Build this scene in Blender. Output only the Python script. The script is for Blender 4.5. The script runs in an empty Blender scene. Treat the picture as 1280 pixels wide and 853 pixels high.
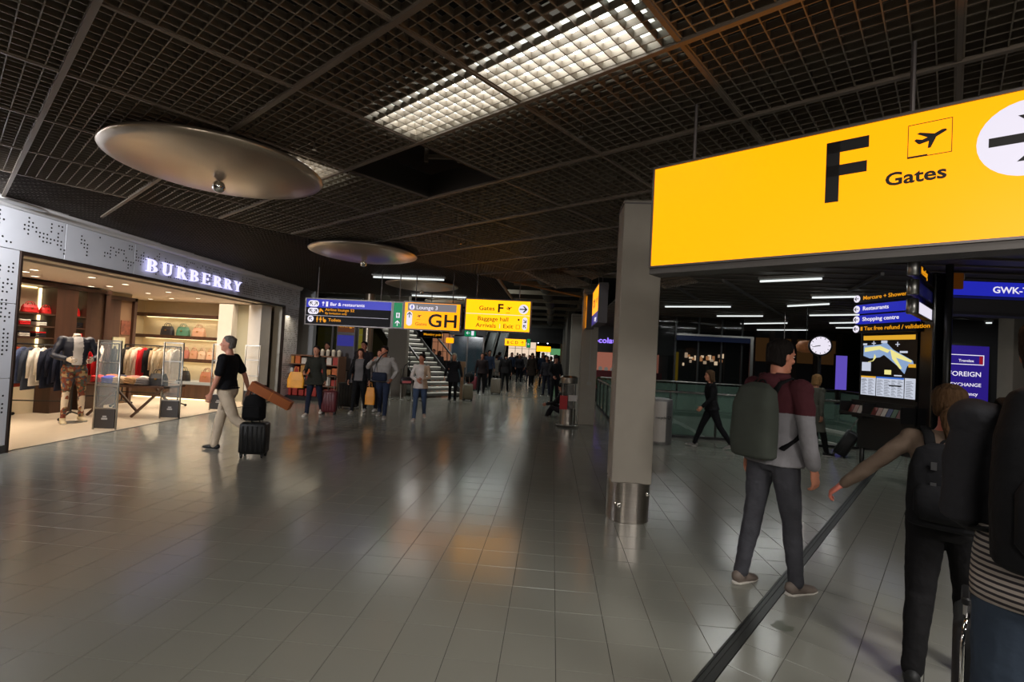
import bpy, math, random
from mathutils import Vector, Matrix
from math import sin, cos, pi, radians as R, sqrt
D = bpy.data
C = bpy.context.scene.collection
random.seed(7)

# ------------------------------------------------------------------ camera
# world frame: +Y runs down the concourse, floor at z = 0, metres
def hv(*a): return Vector(a)
cam = D.cameras.new('camera'); cam.sensor_width = 36; cam.lens = 625.2 / 1280 * 36; cam.clip_end = 200
cam_o = D.objects.new('camera', cam); C.objects.link(cam_o)
_r = Vector((0.9953203, 0.08075458, 0.05306777)); _f = Vector((-0.08220689, 0.99628191, 0.02577566)); _u = _r.cross(_f)
cam_o.matrix_world = Matrix(((_r.x, _u.x, -_f.x, 0), (_r.y, _u.y, -_f.y, 0), (_r.z, _u.z, -_f.z, 1.65), (0, 0, 0, 1)))
bpy.context.scene.camera = cam_o

# ------------------------------------------------------------------ world, view
w = D.worlds.new('world'); bpy.context.scene.world = w; w.use_nodes = True
w.node_tree.nodes['Background'].inputs[0].default_value = (0.9, 0.85, 0.8, 1)
w.node_tree.nodes['Background'].inputs[1].default_value = 0.012
vs = bpy.context.scene.view_settings
vs.view_transform = 'Standard'; vs.look = 'None'; vs.gamma = 1; vs.use_curve_mapping = False
vs.exposure = 0.0

# ------------------------------------------------------------------ lamps of the building and added fill lights
def area(name, loc, size, energy, col=(1, .97, .92), rot=(0, 0, 0), sy=None, spread=None, aim=None):
    if aim: rot = Vector(aim).to_track_quat('-Z', 'Y').to_euler()
    l = D.lights.new(name, 'AREA'); l.energy = energy; l.color = col; l.size = size
    if sy: l.shape = 'RECTANGLE'; l.size_y = sy
    if spread: l.spread = R(spread)
    o = D.objects.new(name, l); C.objects.link(o); o.location = loc; o.rotation_euler = rot; return o
GA = R(36.553)                                   # ceiling grid direction, clockwise from +Y
BD = Vector((sin(GA), cos(GA), 0)); RD = Vector((cos(GA), -sin(GA), 0))
def br(b, r, z=0): return BD * b + RD * r + Vector((0, 0, z))
# recessed ceiling luminaires of the concourse behind and beside the camera; last one added to brighten the floor
area('overhead_area_light', (-2.2, -0.6, 3.26), 1.4, 26, (1, .95, .86), (0, 0, -GA), .3)
area('overhead_area_light', (1.8, -0.9, 3.26), 1.4, 34, (1, .96, .88), (0, 0, -GA), .3)
area('overhead_area_light', (-4.6, -0.8, 3.26), 1.4, 16, (1, .93, .84), (0, 0, -GA), .3)
area('overhead_area_light', (4.6, 1.4, 3.26), 1.4, 50, (1, .96, .9), (0, 0, -GA), .3)
area('overhead_area_light', (2.9, .6, 3.26), 1.4, 88, (1, .97, .92), (0, 0, -GA), .3)
# the luminaires above the grille over the concourse
area('overhead_area_light', br(2.18, -2.2, 3.375), 1.9, 14, (1, 1, .97), (0, 0, -GA), .34)
area('overhead_area_light', br(2.2, -4.75, 3.375), .7, 4, (1, 1, .97), (0, 0, -GA), .4)
# fill lights added behind the camera for columns and floor, then shop-front wall washers
area('aimed_area_light', (-1.2, -3.2, 3.2), .9, 95, (1, .93, .84), aim=(.1, 1, -.55))
area('aimed_area_light', (3.4, -2.6, 3.2), .9, 150, (1, .95, .9), aim=(.1, 1, -.7))
area('aimed_area_light', (-6.3, 4.2, 3.24), .5, 42, (.95, .97, 1), aim=(-.8, .75, -.42), sy=.1, spread=110)
area('aimed_area_light', (-6.2, 2.2, 3.24), .9, 130, (.95, .97, 1), aim=(-.32, 1, -.12), sy=.12, spread=100)
# concourse beyond the hanging signs, lit from the high ceiling
area('strip_shaped_light', (-3.35, 11.1, 3.19), 1.6, 6, (1, 1, .95), sy=.1)
area('strip_shaped_light', (-3.45, 14.6, 3.19), 1.6, 6, (1, 1, .95), sy=.1)
for y, e in ((16.5, 70), (21, 60), (28, 60), (36, 60)):
    area('hall_lamp_light', (-3.0, y, 4.2), 3.0, e, (.93, 1, .95), (0, 0, 0), .5)
area('hall_lamp_light', (-4.6, 18.6, 4.3), 1.6, 110, (1, .97, .9), (0, 0, 0), .5)
# strip lights of the right-hand zone; last one added to brighten the well
for x, y, e in ((3.6, 9.2, 16), (6.5, 9.6, 14), (7.5, 15, 22), (12, 13, 20), (4, 17, 14), (5.5, 13.8, 22)):
    area('strip_shaped_light', (x, y, 3.22), 1.5, e, (.97, 1, .97), (0, 0, 0), .12)
# shop: downlights and the glow behind its shelves
for x, y, e in ((-8.8, 7.2, 34), (-9.0, 9.0, 40), (-9.2, 10.8, 42), (-8.6, 11.9, 34), (-9.9, 12.0, 22), (-9.0, 5.6, 24)):
    area('shop_lamp_light', (x, y, 2.56), 1.3, e, (1, .84, .66), spread=125)
for z in (2.13, 1.55, .95): area('shelf_lamp_light', (-9.9, 12.86, z), 2.2, 6, (1, .84, .58), (R(-20), 0, 0), .04)

# ------------------------------------------------------------------ materials
def lin(c):
    if isinstance(c, str): c = tuple(int(c[i:i + 2], 16) for i in (0, 2, 4))
    return tuple(((v / 255) / 12.92 if v / 255 <= .04045 else ((v / 255 + .055) / 1.055) ** 2.4) for v in c)
_mc = {}
def M(name, col, rough=.5, metal=0., emit=0., var=0., vs_=8., bump=0., bs=40., alpha=None, trans=0, stretch=None, spec=None, coat=0):
    if name in _mc: return _mc[name]
    m = D.materials.new(name); m.use_nodes = True; _mc[name] = m
    nt = m.node_tree; b = nt.nodes['Principled BSDF']; c = lin(col)
    b.inputs['Base Color'].default_value = (*c, 1); b.inputs['Roughness'].default_value = rough
    b.inputs['Metallic'].default_value = metal
    if spec is not None: b.inputs['Specular IOR Level'].default_value = spec
    if coat: b.inputs['Coat Weight'].default_value = coat; b.inputs['Coat Roughness'].default_value = .15
    if trans: b.inputs['Transmission Weight'].default_value = trans
    if alpha is not None: b.inputs['Alpha'].default_value = alpha
    if emit:
        b.inputs['Emission Color'].default_value = (*c, 1); b.inputs['Emission Strength'].default_value = emit
        b.inputs['Base Color'].default_value = (*[v * .12 for v in c], 1); b.inputs['Specular IOR Level'].default_value = .2
    if var or bump:
        tc = nt.nodes.new('ShaderNodeTexCoord'); mp = nt.nodes.new('ShaderNodeMapping')
        nt.links.new(tc.outputs['Object'], mp.inputs[0])
        if stretch: mp.inputs['Scale'].default_value = stretch
    if var:
        n = nt.nodes.new('ShaderNodeTexNoise'); n.inputs['Scale'].default_value = vs_; n.inputs['Detail'].default_value = 4
        nt.links.new(mp.outputs[0], n.inputs['Vector'])
        mr = nt.nodes.new('ShaderNodeMapRange'); mr.inputs[1].default_value = .25; mr.inputs[2].default_value = .75
        mr.inputs[3].default_value = 1 - var; mr.inputs[4].default_value = 1 + var
        nt.links.new(n.outputs[0], mr.inputs[0])
        mx = nt.nodes.new('ShaderNodeVectorMath'); mx.operation = 'SCALE'; mx.inputs[0].default_value = c
        nt.links.new(mr.outputs[0], mx.inputs['Scale']); nt.links.new(mx.outputs[0], b.inputs['Base Color'])
    if bump:
        n = nt.nodes.new('ShaderNodeTexNoise'); n.inputs['Scale'].default_value = bs; n.inputs['Detail'].default_value = 3
        nt.links.new(mp.outputs[0], n.inputs['Vector'])
        bp = nt.nodes.new('ShaderNodeBump'); bp.inputs['Strength'].default_value = bump; bp.inputs['Distance'].default_value = .02
        nt.links.new(n.outputs[0], bp.inputs['Height']); nt.links.new(bp.outputs[0], b.inputs['Normal'])
    return m
def cloth(name, col, var=.12, bump=.5, bs=14., rough=.85): return M(name, col, rough, var=var, bump=bump, bs=bs, spec=.2)
def floor_mat(name, col, rough):
    m = M(name, col, rough, var=.035, vs_=.9, bump=.03, bs=60)
    nt = m.node_tree; b = nt.nodes['Principled BSDF']; b.inputs['Specular IOR Level'].default_value = .9
    tc = nt.nodes.new('ShaderNodeTexCoord'); n = nt.nodes.new('ShaderNodeTexNoise'); n.inputs['Scale'].default_value = 1.7; n.inputs['Detail'].default_value = 5
    g = nt.nodes.new('ShaderNodeNewGeometry')
    nt.links.new(g.outputs['Position'], n.inputs['Vector'])
    for l in list(nt.links):
        if l.to_node.type == 'MAPPING': nt.links.remove(l); 
    for q in nt.nodes:
        if q.type == 'MAPPING': nt.links.new(g.outputs['Position'], q.inputs[0])
    mr = nt.nodes.new('ShaderNodeMapRange'); mr.inputs[1].default_value = .3; mr.inputs[2].default_value = .7; mr.inputs[3].default_value = rough - .02; mr.inputs[4].default_value = rough + .03
    nt.links.new(n.outputs[0], mr.inputs[0]); nt.links.new(mr.outputs[0], b.inputs['Roughness'])
    return m
TILE = floor_mat('floor_tile_stone', (134, 133, 124), .17)
GROUT = M('grout', (46, 44, 41), .9)
STEEL = M('brushed_steel', (176, 168, 160), .28, 1, var=.08, vs_=6, bump=.06, bs=30, stretch=(1, 1, 12))
STEEL2 = M('satin_steel', (170, 168, 164), .35, 1)
CHROME = M('chrome', (225, 225, 225), .06, 1)
GRILLE = M('ceiling_grille_metal', (122, 111, 97), .5, .25)
PROFILE = M('ceiling_profile_metal', (112, 100, 88), .5, .3)
DARKC = M('dark_ceiling_metal', (104, 96, 88), .6, .2, var=.1)
BLACK = M('black_paint', (18, 18, 19), .45)
BLACKG = M('black_gloss', (10, 10, 12), .12)
CONC = M('column_grey_paint', (158, 150, 139), .75, var=.04, vs_=5, bump=.08, bs=120)
CLAD = M('facade_cladding', (206, 207, 214), .3, .12, var=.02)
DOT = M('perforation_dark', (16, 16, 18), .8)
WHITEP = M('white_paint', (214, 208, 198), .6, var=.03)
CREAM = M('cream_plaster', (224, 208, 176), .7, var=.03)
WOOD = M('dark_walnut', (66, 42, 30), .4, var=.3, vs_=9, stretch=(1, 1, .12))
SHOPF = M('shop_floor_stone', (206, 190, 168), .35, var=.04)
TUBE = M('fluorescent_tube', (240, 250, 245), .5, emit=7)
TUBE2 = M('fluorescent_tube_dim', (236, 242, 240), .5, emit=1.1)
YEL = M('sign_yellow_lit', (255, 156, 4), .35, emit=1.6)
YEL2 = M('sign_yellow_bright', (255, 170, 6), .35, emit=1.85)
BLU = M('sign_blue_lit', (38, 44, 190), .35, emit=.8)
GRN = M('sign_green_lit', (14, 142, 88), .4, emit=.75)
WLIT = M('sign_white_lit', (238, 232, 246), .4, emit=.95)
GREYLIT = M('sign_grey_lit', (142, 136, 140), .4, emit=.75)
SBLK = M('sign_black_face', (20, 18, 22), .55, spec=.15)
INK = M('sign_black_print', (8, 7, 8), .5)
ORG = M('sign_orange_print', (244, 160, 20), .5, emit=.8)
ALU = M('sign_frame_aluminium', (104, 98, 96), .4, .6)
GLASS = M('balustrade_glass', (120, 150, 136), .04, alpha=.30)
DGLASS = M('dark_shop_glass', (22, 26, 28), .05, alpha=.75)

# ------------------------------------------------------------------ object helpers
def tagp(o, label=None, cat=None, group=None, kind=None):
    if label: o['label'] = label
    if cat: o['category'] = cat
    if group: o['group'] = group
    if kind: o['kind'] = kind
    return o
def thing(name, label, cat, loc=(0, 0, 0), rz=0., group=None):
    o = D.objects.new(name, None); C.objects.link(o); o.location = loc; o.rotation_euler = (0, 0, rz); o.empty_display_size = .1
    return tagp(o, label, cat, group)
def struct(name, loc=(0, 0, 0)):
    o = D.objects.new(name, None); C.objects.link(o); o.location = loc; o['kind'] = 'structure'; return o
class PB:
    def __init__(s): s.v = []; s.f = []
    def add(s, v, f):
        n = len(s.v); s.v += [tuple(p) for p in v]; s.f += [tuple(i + n for i in q) for q in f]; return s
    def box(s, x0, x1, y0, y1, z0, z1, m=None):
        v = [Vector((x, y, z)) for z in (z0, z1) for x, y in ((x0, y0), (x1, y0), (x1, y1), (x0, y1))]
        if m is not None: v = [m @ p for p in v]
        return s.add(v, [(3, 2, 1, 0), (4, 5, 6, 7), (0, 1, 5, 4), (1, 2, 6, 5), (2, 3, 7, 6), (3, 0, 4, 7)])
    def rbox(s, x0, x1, y0, y1, z0, z1, r=.02, m=None, seg=3, ee=.03):
        # box with rounded vertical edges and eased top and bottom
        def ring(z, ins):
            out = []; rr = max(r - ins, .001)
            for cx, cy, a in ((x1 - r, y1 - r, 0), (x0 + r, y1 - r, 90), (x0 + r, y0 + r, 180), (x1 - r, y0 + r, 270)):
                for k in range(seg + 1):
                    t = R(a + 90 * k / seg); out.append(Vector((cx + rr * cos(t), cy + rr * sin(t), z)))
            return out
        e = min(r * .6, (z1 - z0) * .3, ee)
        rings = [ring(z0, e), ring(z0 + e, 0), ring(z1 - e, 0), ring(z1, e)]
        n = len(rings[0]); v = [p for q in rings for p in q]
        if m is not None: v = [m @ p for p in v]
        f = [(i * n + j, i * n + (j + 1) % n, (i + 1) * n + (j + 1) % n, (i + 1) * n + j) for i in range(3) for j in range(n)]
        f += [tuple(range(n - 1, -1, -1)), tuple(range(3 * n, 4 * n))]
        return s.add(v, f)
    def bar(s, a, b, w=.02, h=None, up=(0, 0, 1)):
        a = Vector(a); b = Vector(b); t = (b - a); L = t.length
        if L < 1e-6: return s
        t /= L; u = Vector(up)
        if abs(t.dot(u)) > .98: u = Vector((1, 0, 0))
        sd = t.cross(u).normalized(); u = sd.cross(t); h = h or w
        m = Matrix(((t.x, sd.x, u.x, a.x), (t.y, sd.y, u.y, a.y), (t.z, sd.z, u.z, a.z), (0, 0, 0, 1)))
        return s.box(0, L, -w / 2, w / 2, -h / 2, h / 2, m)
    def loft(s, pts, ra, rb=None, side=(1, 0, 0), seg=12, cap=True, pw=1.):
        pts = [Vector(p) for p in pts]; n = len(pts); rb = rb or ra; side = Vector(side); v = []; first = True
        rings = []
        for i in range(n):
            t = (pts[min(i + 1, n - 1)] - pts[max(i - 1, 0)])
            t = t.normalized() if t.length > 1e-9 else Vector((0, 0, 1))
            sd = side - t * side.dot(t)
            if sd.length < 1e-3: sd = t.orthogonal()
            sd.normalize(); dv = t.cross(sd)
            rg = []
            for k in range(seg):
                a = 2 * pi * k / seg; ca, sa = cos(a), sin(a)
                if pw != 1: ca = math.copysign(abs(ca) ** pw, ca); sa = math.copysign(abs(sa) ** pw, sa)
                rg.append(pts[i] + sd * ra[i] * ca + dv * rb[i] * sa)
            rings.append(rg)
        v = [p for q in rings for p in q]
        f = [(i * seg + j, i * seg + (j + 1) % seg, (i + 1) * seg + (j + 1) % seg, (i + 1) * seg + j) for i in range(n - 1) for j in range(seg)]
        if cap: f += [tuple(range(seg - 1, -1, -1)), tuple(range((n - 1) * seg, n * seg))]
        return s.add(v, f)
    def tube(s, pts, r, seg=8): return s.loft(pts, [r] * len(pts), seg=seg)
    def limb(s, pts, rs, seg=12, sq=1.):
        # tapered limb with round ends
        p = [Vector(q) for q in pts]; a = (p[0] - p[1]).normalized(); b = (p[-1] - p[-2]).normalized()
        P = [p[0] + a * rs[0] * .85, p[0] + a * rs[0] * .5] + p + [p[-1] + b * rs[-1] * .5, p[-1] + b * rs[-1] * .85]
        RR = [rs[0] * .4, rs[0] * .82] + list(rs) + [rs[-1] * .82, rs[-1] * .4]
        return s.loft(P, RR, [x * sq for x in RR], seg=seg)
    def ell(s, c, r, seg=12, rings=8, m=None):
        c = Vector(c); r = r if hasattr(r, '__len__') else (r, r, r); v = []; f = []
        for i in range(1, rings):
            t = pi * i / rings
            for k in range(seg): v.append(Vector((r[0] * sin(t) * cos(2 * pi * k / seg), r[1] * sin(t) * sin(2 * pi * k / seg), r[2] * cos(t))))
        v += [Vector((0, 0, r[2])), Vector((0, 0, -r[2]))]; T = len(v) - 2; B_ = len(v) - 1
        if m is not None: v = [m @ p for p in v]
        v = [c + p for p in v]
        for i in range(rings - 2):
            for k in range(seg): f.append((i * seg + k, (i + 1) * seg + k, (i + 1) * seg + (k + 1) % seg, i * seg + (k + 1) % seg))
        for k in range(seg): f.append((T, k, (k + 1) % seg)); f.append((B_, (rings - 2) * seg + (k + 1) % seg, (rings - 2) * seg + k))
        return s.add(v, f)
    def lathe(s, prof, c=(0, 0, 0), seg=24, close=True):
        c = Vector(c); v = []; n = len(prof)
        for r, z in prof:
            for k in range(seg): v.append(c + Vector((r * cos(2 * pi * k / seg), r * sin(2 * pi * k / seg), z)))
        f = [(i * seg + j, i * seg + (j + 1) % seg, (i + 1) * seg + (j + 1) % seg, (i + 1) * seg + j) for i in range(n - 1) for j in range(seg)]
        if close: f += [tuple(range(seg - 1, -1, -1)), tuple(range((n - 1) * seg, n * seg))]
        return s.add(v, f)
    def prism(s, poly, o, u, v_, d):
        # polygon in the (u, v) plane at o, extruded along u x v by d
        o = Vector(o); u = Vector(u); v_ = Vector(v_); nn = u.cross(v_).normalized() * d; n = len(poly)
        A = [o + u * a + v_ * b for a, b in poly]; B_ = [p + nn for p in A]
        f = [tuple(range(n - 1, -1, -1)), tuple(range(n, 2 * n))] + [(i, (i + 1) % n, n + (i + 1) % n, n + i) for i in range(n)]
        return s.add(A + B_, f)
    def mesh(s, name, mat=None, smooth=False):
        me = D.meshes.new(name); me.from_pydata(s.v, [], s.f)
        if mat: me.materials.append(mat)
        if smooth: me.polygons.foreach_set('use_smooth', [True] * len(me.polygons))
        me.update(); return me
    def obj(s, name, mat=None, parent=None, smooth=False, label=None, kind=None, cat=None, group=None):
        o = D.objects.new(name, s.mesh(name, mat, smooth)); C.objects.link(o)
        if parent is not None: o.parent = parent
        return tagp(o, label, cat, group, kind)
def smooth_by_angle(o, ang=40):
    me = o.data; me.polygons.foreach_set('use_smooth', [True] * len(me.polygons))
    try: me.set_sharp_from_angle(angle=R(ang))
    except Exception: pass
    return o
def linkmesh(name, me, parent, loc=(0, 0, 0), rz=0, label=None):
    o = D.objects.new(name, me); C.objects.link(o); o.parent = parent; o.location = loc; o.rotation_euler = (0, 0, rz)
    if label: o['label'] = label
    return o
def copy_tree(o, parent=None, mats=None):
    c = o.copy(); C.objects.link(c); c.parent = parent
    for ch in o.children: copy_tree(ch, c)
    return c
def clip(poly, planes):
    # keep the part of the polygon where nx*x + ny*y <= d for every plane
    for nx, ny, d in planes:
        out = []
        for i in range(len(poly)):
            a, b = poly[i], poly[(i + 1) % len(poly)]; da = nx * a[0] + ny * a[1] - d; db = nx * b[0] + ny * b[1] - d
            if da <= 0: out.append(a)
            if (da < 0 < db) or (db < 0 < da):
                t = da / (da - db); out.append((a[0] + t * (b[0] - a[0]), a[1] + t * (b[1] - a[1])))
        poly = out
        if len(poly) < 3: return []
    return poly
def clipseg(a, b, planes):
    t0, t1 = 0., 1.
    for nx, ny, d in planes:
        da = nx * a[0] + ny * a[1] - d; db = nx * b[0] + ny * b[1] - d
        if da > 0 and db > 0: return None
        if da > 0: t0 = max(t0, da / (da - db))
        elif db > 0: t1 = min(t1, da / (da - db))
    if t1 - t0 < 1e-4: return None
    L = lambda t: (a[0] + t * (b[0] - a[0]), a[1] + t * (b[1] - a[1]))
    return L(t0), L(t1)
_font = {}
def text_obj(txt, size, mat, parent, o, u, v, bold=.0, align='LEFT', d=.003, name='lettering', sx=1.12):
    size *= 1.12
    # lettering as flat raised mesh; o = baseline start, u = reading direction, v = up
    cu = D.curves.new('t', 'FONT'); cu.body = txt; cu.size = size; cu.extrude = d / 2; cu.offset = bold * size; cu.align_x = align; cu.resolution_u = 3
    t = D.objects.new('t', cu); C.objects.link(t)
    me = D.meshes.new_from_object(t.evaluated_get(bpy.context.evaluated_depsgraph_get())); D.objects.remove(t); D.curves.remove(cu)
    u = Vector(u).normalized(); v = Vector(v).normalized(); n = u.cross(v); o = Vector(o) + n * d / 2
    me.transform(Matrix(((u.x * sx, v.x, n.x, o.x), (u.y * sx, v.y, n.y, o.y), (u.z * sx, v.z, n.z, o.z), (0, 0, 0, 1))))
    me.materials.clear(); me.materials.append(mat); me.name = name
    ob = D.objects.new(name, me); C.objects.link(ob); ob.parent = parent; return ob

# ================================================================== STRUCTURE
# ---- floor: grout bed, 0.3 m stone tiles in two grids that meet at a metal joint strip
PIT = (1.75, 11.5, 9.5, 17.5)                    # stair-well opening x0,y0,x1,y1
f = PB()
for x0, x1, y0, y1 in ((-26, 24, -6, PIT[1]), (-26, PIT[0], PIT[1], 90), (PIT[2], 24, PIT[1], 90), (PIT[0], PIT[2], PIT[3], 90)):
    f.box(x0, x1, y0, y1, -.15, -.004)
FLOOR = f.obj('floor', GROUT, kind='structure')
RS = -.97                                         # grid A lies on the side r < RS, grid B beyond the strip
A_PL = [(RD.x, RD.y, RS)]; B_PL = [(-RD.x, -RD.y, -(RS + .085))]
WALLP = [(-.998 * 1, -.065, .998 * 7.13 - .065 * 6.07)]   # hall side of the shop front line
def tile_pb(pb, poly, c=(0, 0)):
    # a bevelled tile top with skirts
    n = len(poly); cx = sum(p[0] for p in poly) / n; cy = sum(p[1] for p in poly) / n
    def ins(d, z):
        out = []
        for x, y in poly:
            l = math.hypot(x - cx, y - cy); k = max(0, (l - d * 1.414) / l) if l > 1e-6 else 1
            out.append((cx + (x - cx) * k - c[0], cy + (y - cy) * k - c[1], z))
        return out
    a = ins(.0016, -.012); b = ins(.0016, -.0012); t = ins(.0030, 0)
    v = a + b + t; F = [tuple(range(2 * n, 3 * n))]
    for k in (0, 1):
        for i in range(n): F.append((k * n + i, k * n + (i + 1) % n, (k + 1) * n + (i + 1) % n, (k + 1) * n + i))
    pb.add(v, F)
full = PB(); tile_pb(full, [(-.15, -.15), (.15, -.15), (.15, .15), (-.15, .15)]); TM = full.mesh('floor_tile', TILE)
cands = []; rest = PB()
def area2(p): return abs(sum(p[i][0] * p[(i + 1) % len(p)][1] - p[(i + 1) % len(p)][0] * p[i][1] for i in range(len(p)))) / 2
for i in range(-30, 46):
    for j in range(-10, 64):
        x, y = .25 + .3 * i - .0, .15 + .3 * j
        if PIT[0] < x < PIT[2] and y > PIT[1]: continue
        if x > 1.6 + .75 * (y + 2) + 6: continue
        if y < 1.2 and (x < -2.5 or x > 2): continue
        p = clip([(x - .15, y - .15), (x + .15, y - .15), (x + .15, y + .15), (x - .15, y + .15)], A_PL + WALLP)
        if not p or area2(p) < .0008: continue
        cands.append((x, y, 0, p, abs(area2(p) - .09) < 1e-5))
for i in range(0, 36):
    for j in range(-6, 60):
        r, b = -.82 + .3 * i, 4.0 + .3 * (j - 10)
        if b < 1.2: continue
        c = br(b, r); x, y = c.x, c.y
        if PIT[0] - .25 < x and y > PIT[1] - .2: continue
        if y < -.5 or x > 16 or (y < 1.2 and x > 6): continue
        q = [tuple(br(b + db, r + dr)[:2]) for dr, db in ((-.15, -.15), (.15, -.15), (.15, .15), (-.15, .15))]
        q = clip(q, B_PL + [(0, 1, PIT[1])])
        if not q or area2(q) < .0008: continue
        cands.append((x, y, 1, q, abs(area2(q) - .09) < 1e-5))
def vis(x, y):
    d = Vector((x, y, -1.65)); z = d.dot(_f)
    if z < .3: return 0
    px = 640 + 625.2 * d.dot(_r) / z; py = 426.5 - 625.2 * d.dot(_u) / z
    return 1 / (x * x + y * y) if -20 < px < 1300 and 0 < py < 875 else 0
cands.sort(key=lambda c: -vis(c[0], c[1]))
for k, (x, y, g, p, fullt) in enumerate(cands):
    if k < 300:
        if fullt: o = linkmesh('floor_tile', TM, FLOOR, (x, y, 0), -GA if g else 0)
        else: q = PB(); tile_pb(q, p, (x, y)); o = q.obj('floor_tile', TILE, FLOOR); o.location = (x, y, 0)
    else: tile_pb(rest, p)
rest.obj('floor_tiles', TILE, FLOOR, kind='stuff')
# far floor, shop floor
f = PB()
for x0, x1, y0, y1 in ((-14, PIT[0], 19.35, 90), (PIT[0], PIT[2], PIT[3] + .05, 90), (PIT[2], 22, PIT[1], 90)): f.box(x0, x1, y0, y1, -.004, -.0002)
f.obj('far_paving', TILE, FLOOR)
q = PB(); q.prism([(-7.13 + .065 * 12, -6), (-7.13 - .065 * 9 - .1, 15.2), (-16, 15.2), (-16, -6)][::-1], (0, 0, -.003), (1, 0, 0), (0, 1, 0), .004)
q.obj('shop_paving', SHOPF, FLOOR, label='pale beige stone floor of the shop')
# joint strip
s = PB()
for r0, r1, z in ((RS + .002, RS + .012, .003), (RS + .073, RS + .083, .003), (RS + .012, RS + .036, -.001), (RS + .041, RS + .073, -.001)):
    a = br(1.0, r0); b_ = br(1.0, r1); c = br(13.4, r1); d = br(13.4, r0)
    s.prism([(p.x, p.y) for p in (a, b_, c, d)][::-1 if False else 1], (0, 0, -.004), (1, 0, 0), (0, 1, 0), .004 + z)
s.obj('joint_strip', M('joint_strip_metal', (58, 58, 56), .4, .6), FLOOR, label='dark metal expansion joint strip between two tile grids')
# dried spill beside the strip
sp = PB(); sp.prism([(.0, .0), (.05, -.02), (.10, .0), (.12, .045), (.08, .06), (.09, .11), (.05, .13), (.02, .08), (-.02, .05)], (1.50, 3.34, .0004), (1, 0, 0), (0, 1, 0), .0006)
sp.obj('floor_stain', M('stain', (96, 98, 84), .4), FLOOR, label='small grey-green stain beside the joint strip')

# ---- stair-well opening
wl = PB(); x0, y0, x1, y1 = PIT
for a in ((x0, x1, y0 - .08, y0), (x0, x1, y1, y1 + .08)): wl.box(*a, -3.2, -.001)
for a in ((x0 - .08, x0, y0, y1), (x1, x1 + .08, y0, y1)): wl.box(*a, -3.2, -.001)
wl.box(x0, x1, y0, y1, -3.3, -3.2)
wl.obj('wall_well', M('well_wall_paint', (104, 108, 102), .7), kind='structure')
esc = thing('escalator', 'escalator going down in the well behind the glass balustrade', 'escalator', (3.2, 12.2, 0))
e = PB()
for i in range(14): e.box(-.3 + i * .33, .03 + i * .33, .3, 1.3, -.45 - i * .19, -.3 - i * .19)
e.obj('step', M('escalator_step', (70, 72, 72), .5, .5), esc, kind='stuff')
for yy in (.2, 1.4):
    e = PB(); e.bar((-.7, yy, .28), (0, yy, .18), .05, .05); e.bar((0, yy, .18), (5.2, yy, -2.7), .05, .06); e.obj('handrail', M('escalator_rail', (200, 204, 200), .3, .3), esc)
    e = PB(); e.bar((0, yy, -.15), (5.2, yy, -3.0), .02, .55); e.obj('side_panel', M('escalator_panel', (92, 100, 96), .3, .4), esc)
ra = thing('curved_ramp', 'pale curved ramp edges winding down the well behind the information kiosk', 'ramp', (7.1, 13.6, 0))
for k, (rr, zz) in enumerate(((1.5, -.35), (2.1, -.05))):
    e = PB(); e.loft([(rr * cos(R(t)), rr * .8 * sin(R(t)), zz - .3 + t * .004) for t in range(20, 200, 12)], [.05] * 15, [.09] * 15, seg=6); e.obj('edge', WHITEP, ra)

# ---- ceilings
slab = PB(); slab.box(-26, 24, -6, 90, 4.6, 4.8); slab.obj('ceiling_slab', M('ceiling_slab_dark', (34, 31, 29), .9), kind='structure')
CEIL = struct('ceiling', (0, 0, 0)); ZC = 3.3
PW, PL, CB = 1.08, 1.0, .42
def slats(pb, w_, l_, nx, ny, t=.006, h=.042, z=0):
    for i in range(1, nx): x = w_ * i / nx; pb.box(x - t / 2, x + t / 2, 0, l_, z, z + h)
    for j in range(1, ny): y = l_ * j / ny; pb.box(0, w_, y - t / 2, y + t / 2, z + .001, z + h)
    pb.box(.012, .02, 0, l_, z, z + h); pb.box(w_ - .02, w_ - .012, 0, l_, z, z + h)
    pb.box(0, w_, .012, .02, z, z + h); pb.box(0, w_, l_ - .02, l_ - .012, z, z + h); return pb
PM = slats(PB(), PW, PL, 12, 12).mesh('grille_panel', GRILLE)
HOLE = {(-4, 2)}                                   # (column, row): panel taken out
TORN = {(-6, 7), (-5, 7), (-4, 7)}
k = 0
for i in range(-7, 4):
    for j in range(-2, 8):
        if (i, j) in HOLE or (i, j) in TORN: continue
        p = br(CB + PL * j, PW * i, ZC)
        o = linkmesh('grille_panel', PM, CEIL, p, -GA)
        if (i, j) in ((-6, 7),): pass
# sagging, half-open panels at the end of the grille
for (i, j, ang) in ((-6, 7, 24), (-5, 7, -16), (-4, 7, 30)):
    o = linkmesh('grille_panel', PM, CEIL, br(CB + PL * j, PW * i, ZC + .03), -GA, 'ceiling grille panel hanging askew under bare ducts'); o.rotation_euler = (R(ang) * .5, R(ang), -GA)
# main runners (across, along RD) and cross profiles (along BD)
for j in range(-2, 9):
    q = PB(); a = br(CB + PL * j, PW * -7 - (1.6 if j < 2 else .0), 0); b_ = br(CB + PL * j, PW * 4, 0)
    q.bar((a.x, a.y, ZC - .006), (b_.x, b_.y, ZC - .006), .034, .02); q.obj('ceiling_runner', PROFILE, CEIL)
for i in range(-7, 5):
    q = PB(); a = br(CB - 2, PW * i, 0); b_ = br(CB + 8, PW * i, 0)
    q.bar((a.x, a.y, ZC), (b_.x, b_.y, ZC), .022, .02); q.obj('ceiling_profile', PROFILE, CEIL)
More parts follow.
